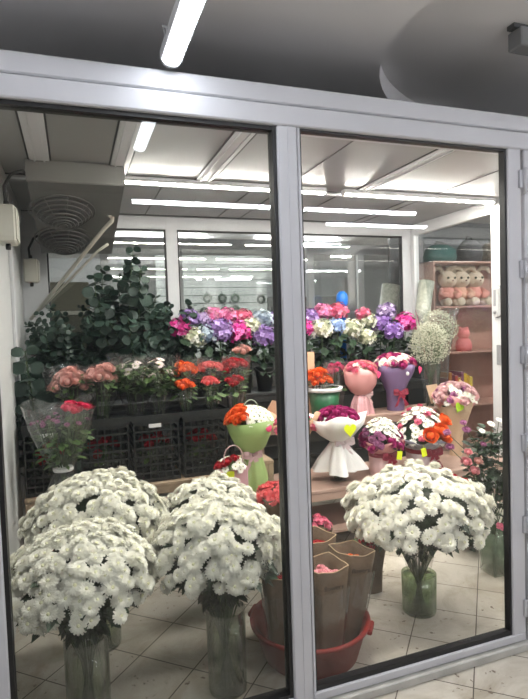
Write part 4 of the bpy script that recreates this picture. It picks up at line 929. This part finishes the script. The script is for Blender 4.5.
t_, zc = gyp(430, 1.98, ZM, 322, .185, .19, 'round cloud of white baby breath above kraft cone bouquet', 91, 1500)
m = MB(); zz = zc
m.lathe([(.05, 0), (.06, .10), (.09, zc-.12)], 24, 0, caps=False); m.build('sleeve', cello_dense, t_)
t_, zc = gyp(438, 2.20, .4, 309, .19, .17, 'taller wrapped baby breath with pointed clear corners behind', 92, 1100)
m = MB(); m.lathe([(.06, .2), (.10, zc-.25), (.185, zc+.14)], 32, 0, wob=lambda i, a, r, z: (r*(1+.12*math.cos(4*a+.6)*(i == 2)), z+(.035*math.cos(4*a+.6) if i == 2 else 0)), caps=False); m.build('sleeve', cello_dense, t_)
# rolls of wrapping film
rolls = mat('roll_film', (.56, .57, .48), .35, c2=(.40, .42, .35), vscale=30)
def roll(px0, py0, px1, py1, y, r_, label):
    a, b = at(px0, py0, y), at(px1, py1, y); t_ = thing('wrapping_roll', label, 'paper roll', (b.x, y, b.z)); d = a-b
    m = MB(); m.tube([(0, 0, 0), tuple(d)], r_, 20); m.build('paper', rolls, t_); m = MB(); n_ = d.normalized(); m.tube([tuple(d-n_*.01), tuple(d+n_*.012)], r_*.45, 14); m.build('core', kraft, t_)
    return b
b = roll(427, 281, 418, 345, 2.70, .075, 'wide pale green roll of film leaning by the corner post')
b2 = roll(391, 285, 383, 345, 3.35, .10, 'pale film roll seen through the back glass left of corner post')
t_ = thing('roll_stand', 'low stand carrying the film roll behind the back glass', 'stand', (b2.x, 3.35, 0)); MB().box(-.25, .3, -.2, .2, 0, b2.z-.10, 0, .01).build('body', mat('grey_board2', (.3, .3, .28), .6), t_)
t_ = thing('roll_stand', 'narrow black stand under the leaning film roll by corner post', 'stand', (3.17, 2.70, 0)); MB().box(-.10, .10, -.1, .1, 0, b.z-.06, 0, .005).build('body', blackpl, t_)
# potted rose bush at right
y = .62; gx = xat(495, y, .2)
t_ = thing('glass_vase', 'square green glass vase near the right door stile holding pink roses', 'vase', (gx, y, 0))
m = MB(); m.lathe([(.001, 0), (.065, .0), (.085, .26), (.081, .26), (.061, .008), (.001, .008)], 32, 0, square=.8, caps=False); m.build('vase_body', clear('green_glass', (.55, .66, .55), .30, (.22, .30, .20), .05, 1.3), t_)
t_ = thing('rose_bunch', 'leafy pink rose bunch in the green vase by the door stile', 'flower bunch', (gx, y, .012)); r = random.Random(95)
m = MB(); stems(m, (0, 0, 0), .04, 0, .13, .55, 16, r, .003, .24, .03); m.build('stems', stem_m, t_)
m = MB(); leaf_cloud(m, (.02, .0, .62), .17, .15, .26, 620, .055, .036, r, 0); m.build('leaves', leafd, t_)
for px, py, me, s in ((447, 433, cM, .03), (466, 430, cM, .032), (450, 448, head('rose', mauve), .026), (463, 423, cM, .026), (491, 424, dW, .03), (499, 420, dW, .024), (504, 424, dW, .024), (482, 431, dW, .024), (466, 463, rP, .035), (474, 472, rP, .034), (478, 462, cC, .028), (468, 453, rP, .026), (483, 445, head('rose', mauve), .02), (500, 527, cP, .034)):
    yy = .55 if py < 500 else .5
    p = at(px, py, yy+.02)-Vector((gx, y, .012)); 
    inst('flower_head', me, t_, face_M(p, (p.x, -.5, .7), r.uniform(0, 6), s*.8))
    if py < 500: 
        m = MB(); m.tube([p, Vector((p.x*.6, p.y*.5, p.z-.12)), (0, 0, .3)], .0022, 5); m.build('flower_stem', stem_m, t_)

# =================================================================== RED TUB WITH KRAFT SLEEVES
tx, ty = .958, .345
t_ = thing('round_tub', 'large red plastic tub on the floor behind the mullion', 'tub', (tx, ty, 0))
m = MB(); m.lathe([(.208, .0), (.215, .006), (.258, .150), (.272, .152), (.274, .166), (.262, .170), (.250, .160), (.207, .012), (.001, .010)], 64, 0, caps=False); m.add([(.208*math.cos(2*PI*i/48), .208*math.sin(2*PI*i/48), 0) for i in range(48)], [tuple(range(48))[::-1]]); m.build('body', tubred, t_)
for s in (0, PI):
    m = MB(); m.box(-.045, .045, .262, .287, .140, .164, 0, .006); o = m.build('grip', tubred, t_); o.rotation_euler = (0, 0, s+.9)
SLW = .071
def sleeve(dx, dy, h, rz, label, me_, s, deep, text=True, lean=(0, 0), fill=14):
    t_ = thing('sleeved_bunch', label, 'flower bunch', (tx+dx, ty+dy, .014), rz, 'kraft sleeved bunches in the red tub'); r = random.Random(int((dx+1)*1000+dy*77))
    t_.rotation_euler = (lean[0], lean[1], rz)
    n = 40; h += .045; prof = [(.048, .0), (.066, h*.35), (.083, h*.8), (.092, h)]
    m = MB(); m.lathe(prof+[(a-.0025, b) for a, b in reversed(prof)], n, 0, wob=lambda i, a, rr, z: (rr, z-(.004*math.cos(4*(a)) if i in (3, 4) else 0)), square=.6, caps=False); m.build('kraft_sleeve', kraft, t_)
    m = MB(); pts = []
    for j in range(n):
        a = 2*PI*j/n; q = max(abs(math.cos(a)), abs(math.sin(a))); rr = .091*(.40+.60/q*.92); pts.append((rr*math.cos(a), rr*math.sin(a), h-.004*math.cos(4*a)))
    m.tube(pts, .0022, 5, closed=True); m.build('rim', kraft_edge, t_)
    m = MB(); m.lathe([(.052, .0), (.072, h*.35), (.092, h*.8)], n, 0, square=.6, caps=False, wob=lambda i, a, rr, z: (rr*(1+.04*math.sin(9*a+i)), z)); m.build('clear_sleeve', cello, t_)
    for i in range(fill):
        a = i*2.4; q = .058*math.sqrt((i+.3)/fill); inst('flower_head', me_, t_, face_M(Vector((q*math.cos(a), q*math.sin(a), h-deep+r.uniform(-.008, .008)-q*.2)), (q*math.cos(a)*5, q*math.sin(a)*5-.1, 1), r.uniform(0, 6), s*r.uniform(.9, 1.1)))
    m = MB(); stems(m, (0, 0, 0), .02, 0, .035, h-deep-.01, 8, r, .003); m.build('stems', stem_m, t_)
    if text:
        cu = bpy.data.curves.new('lettering', 'FONT'); cu.body = 'flowers'; cu.size = .030; cu.align_x = 'CENTER'; cu.extrude = .0004
        tmp = bpy.data.objects.new('tmp', cu); col.objects.link(tmp); bpy.context.view_layer.update()
        me2 = bpy.data.meshes.new_from_object(tmp.evaluated_get(bpy.context.evaluated_depsgraph_get())); bpy.data.objects.remove(tmp)
        me2.materials.clear(); me2.materials.append(ink)
        o = bpy.data.objects.new('lettering', me2); col.objects.link(o); o.parent = t_
        o.matrix_local = Matrix.Rotation(-rz, 4, 'Z') @ Matrix.Translation((0, -.0925, h-.075)) @ Matrix.Rotation(R(90+4), 4, 'X') if abs(rz) < .3 else Matrix.Rotation(0, 4, 'Z') @ Matrix.Translation((0, -.0925, h-.075)) @ Matrix.Rotation(R(94), 4, 'X')
    return t_
rs = random.Random(5)
sleeve(.015, -.135, .405, .12, 'kraft sleeve with soft pink blooms, front centre of red tub', cS, .024, .045)
sleeve(.165, -.035, .395, .22, 'kraft sleeve with orange red blooms, right front of red tub', head('carn', orangeP), .02, .045, fill=9, lean=(0, .11))
sleeve(-.155, -.055, .375, -.15, 'kraft sleeve at left front of red tub, left of mullion', head('rose', redP), .02, .06, text=False)
sleeve(.085, .115, .425, .3, 'kraft sleeve with dark red blooms, middle back of red tub', head('rose', redP), .022, .05, text=False)
sleeve(-.085, .10, .43, .1, 'kraft sleeve with coral blooms behind the mullion', head('carn', coral), .026, .01, text=False)
# sleeves behind the tub, in their own bucket
def back_sleeve(px, pyt, y, label, me_, s, n, w=1.0):
    h = at(px, pyt, y).z; x = xat(px, y, h); t_ = thing('sleeved_bunch', label, 'flower bunch', (x, y, 0)); r = random.Random(px)
    prof = [(.055*w, 0), (.06*w, h*.4), (.085*w, h*.85), (.095*w, h-.02)]
    m = MB(); m.lathe(prof+[(a-.0025, b) for a, b in reversed(prof)], 40, 0, square=.6, caps=False, wob=lambda i, a, rr, z: (rr, z+(.012*math.cos(4*a) if i in (3, 4) else 0))); m.build('kraft_sleeve', kraft, t_)
    dome(t_, (0, 0, h-.045), .085*w, .055, n, lambda i, d, r_: (me_, s), px, .0)
    m = MB(); leaf_cloud(m, (0, 0, h-.04), .07, .07, .03, 14, .04, .025, r); m.build('leaves', leafm, t_)
back_sleeve(278, 488, .80, 'coral ruffled flower bunch in kraft sleeve left of the mullion behind tub', head('carn', coral), .038, 26, 1.2)
back_sleeve(314, 520, .76, 'pinkish red ruffled flower bunch in kraft sleeve just right of mullion behind tub', head('carn', roseP), .030, 16, .95)
back_sleeve(371, 534, .72, 'empty looking kraft sleeve with dark blooms behind orange red one', head('rose', redP), .02, 8, .85)

# =================================================================== WHITE CHRYSANTHEMUMS
def mum_bunch(px, y, pytop, pylow, halfpx, label, seed, n, stem_z0, neck, size=.030, neck_r=.05, lean=0):
    top = at(px, pytop, y); low = at(px, pylow, y); rx = (at(px+halfpx, pylow, y).x-at(px-halfpx, pylow, y).x)/2*.90
    cz = low.z-.01; rz = (top.z-cz)*1.0; x = xat(px, y, (top.z+low.z)/2)
    t_ = thing('chrysanthemum_bunch', label, 'flower bunch', (x, y, stem_z0), 0, 'white chrysanthemum bunches'); r = random.Random(seed); cz -= stem_z0
    m = MB(); stems(m, (0, 0, 0), neck_r*.8, 0, rx*.6, cz+rz*.3, 38, r, .0034, (neck-stem_z0)*.55, neck_r*.55)
    m.v = [(v[0], v[1]-lean*max(0, 1-v[2]/cz), v[2]) for v in m.v]; m.build('stems', stem_m, t_)
    m = MB(); leaf_cloud(m, (0, 0, cz+.0), rx*.88, rx*.88, rz*.8, 260, .07, .03, r, 0, True, .2, -.45); leaf_cloud(m, (0, 0, cz-.09), rx*.42, rx*.42, .10, 110, .07, .028, r, 0, True, .5)
    m.build('leaves', leafd, t_)
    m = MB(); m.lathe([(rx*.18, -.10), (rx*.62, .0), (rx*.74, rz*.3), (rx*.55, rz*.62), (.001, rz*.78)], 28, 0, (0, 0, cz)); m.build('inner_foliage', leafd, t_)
    # heads all over a lumpy dome
    n = int(n*1.6); size *= 1.10; L_ = []; cam = Vector((0, CAMY, CAMZ))-Vector((x, y, stem_z0+cz))
    for i in range(n):
        z = 1-1.17*(i+.5)/n; a = i*2.39996+r.uniform(-.25, .25); q = math.sqrt(max(0, 1-z*z)); d = Vector((q*math.cos(a), q*math.sin(a), z))
        lump_ = 1+.055*math.sin(3.1*a+seed)+.045*math.sin(7*z+2*a)+r.uniform(-.05, .05)
        if z < 0: lump_ *= 1+.12*z
        p = Vector((rx*d.x*lump_, rx*.90*d.y*lump_, cz+rz*d.z*lump_)); p.y = max(p.y, .055-y); nn = Vector((d.x, d.y, d.z*.9+.35))+Vector((r.uniform(-.28, .28), r.uniform(-.28, .28), r.uniform(-.15, .2)))
        L_.append((d.dot(cam.normalized()), p, nn.normalized(), r.uniform(0, 6), size*r.uniform(.85, 1.15)))
    L_.sort(key=lambda e: -e[0]); rest = MB()
    for i, (k, p, nn, sp, s) in enumerate(L_):
        M = face_M(p, nn, sp, s, s*1.1)
        if i < 100: inst('flower_head', H_MUM, t_, M)
        else: rest.merge(MUM, M)
    o = rest.build('flower_heads', [whitep, mumcen], t_); o['kind'] = 'stuff'
    return t_, x
def tall_vase(x, y, r_, h, label, hw, m_=vase_glass):
    t_ = thing('glass_vase', label, 'vase', (x, y, 0))
    m = MB(); m.lathe([(.001, .0), (r_*.93, .0), (r_*.97, .01), (r_, h), (r_-.004, h), (r_*.93, .014), (.001, .014)], 40, 0, caps=False); m.build('glass_body', m_, t_)
    m = MB(); m.lathe([(.001, .016), (r_*.91, .016), (r_*.94, hw), (.001, hw)], 40, 0, caps=False); m.build('water', water, t_)
    return t_
# front left, front middle, right, and two behind
A, xa = mum_bunch(82, .34, 531, 580, 83, 'huge white chrysanthemum bunch at front left beside the frame', 101, 210, .016, .42, lean=.09)
tall_vase(xa, .25, .082, .35, 'tall clear glass vase under the front left chrysanthemums', .26)
B, xb = mum_bunch(217, .34, 504, 552, 69, 'white chrysanthemum bunch at front just left of the mullion', 102, 190, .016, .40, lean=.09)
tall_vase(xb, .25, .082, .34, 'tall clear glass vase under the chrysanthemums left of the mullion', .27)
C_, xc = mum_bunch(417, .44, 472, 513, 65, 'wide white chrysanthemum bunch seen through the door pane', 103, 210, .016, .30, .031)
t_ = tall_vase(xc, .44, .088, .20, 'short green tinted glass jar under the chrysanthemums behind door', .185, clear('jar_glass', (.72, .80, .68), .03, (.2, .28, .16), .03, 1.1))
t2 = thing('flower_sleeve', 'clear plastic sleeve around chrysanthemum stems behind the door', 'plastic sleeve', (xc, .44, .215)); m = MB(); m.lathe([(.058, .0), (.072, .06), (.090, .17)], 28, 0, caps=False, wob=lambda i, a, r, z: (r*(1+.04*math.sin(6*a)), z)); m.build('film', cello, t2)
D_, xd = mum_bunch(96, .78, 478, 520, 72, 'white chrysanthemum bunch second from left, behind the front left one', 104, 190, .016, .40, .030)
tall_vase(xd, .78, .09, .40, 'tall glass vase behind the front left vase', .25)
E_, xe = mum_bunch(212, .86, 481, 516, 52, 'looser white chrysanthemum bunch behind the one near mullion', 105, 110, .016, .40, .028)
tall_vase(xe, .86, .08, .40, 'tall glass vase behind the one left of the mullion', .25)
F_, xf_ = mum_bunch(482, .92, 497, 522, 26, 'small white chrysanthemum bunch beside the door stile', 106, 48, .016, .36, .028, .03)
tall_vase(xf_, .92, .06, .36, 'narrow glass vase under the small chrysanthemum bunch by door stile', .2)

# =================================================================== CAMERA, WORLD, VIEW
cam = bpy.data.cameras.new('camera'); co = bpy.data.objects.new('camera', cam); col.objects.link(co)
co.matrix_world = Matrix.Translation((0, CAMY, CAMZ)) @ Matrix((_r, _u, -_f)).transposed().to_4x4()
cam.sensor_fit = 'VERTICAL'; cam.sensor_height = 36; cam.lens = 36*FPX/699; cam.clip_start = .02
S = bpy.context.scene; S.camera = co
w = bpy.data.worlds.new('world'); S.world = w; w.use_nodes = True; w.node_tree.nodes['Background'].inputs[0].default_value = (.5, .52, .55, 1); w.node_tree.nodes['Background'].inputs[1].default_value = .3
S.view_settings.view_transform = 'Standard'; S.view_settings.look = 'None'; S.view_settings.gamma = 1; S.view_settings.use_curve_mapping = False; S.view_settings.exposure = .42
S.cycles.transparent_max_bounces = 32; S.cycles.max_bounces = 10
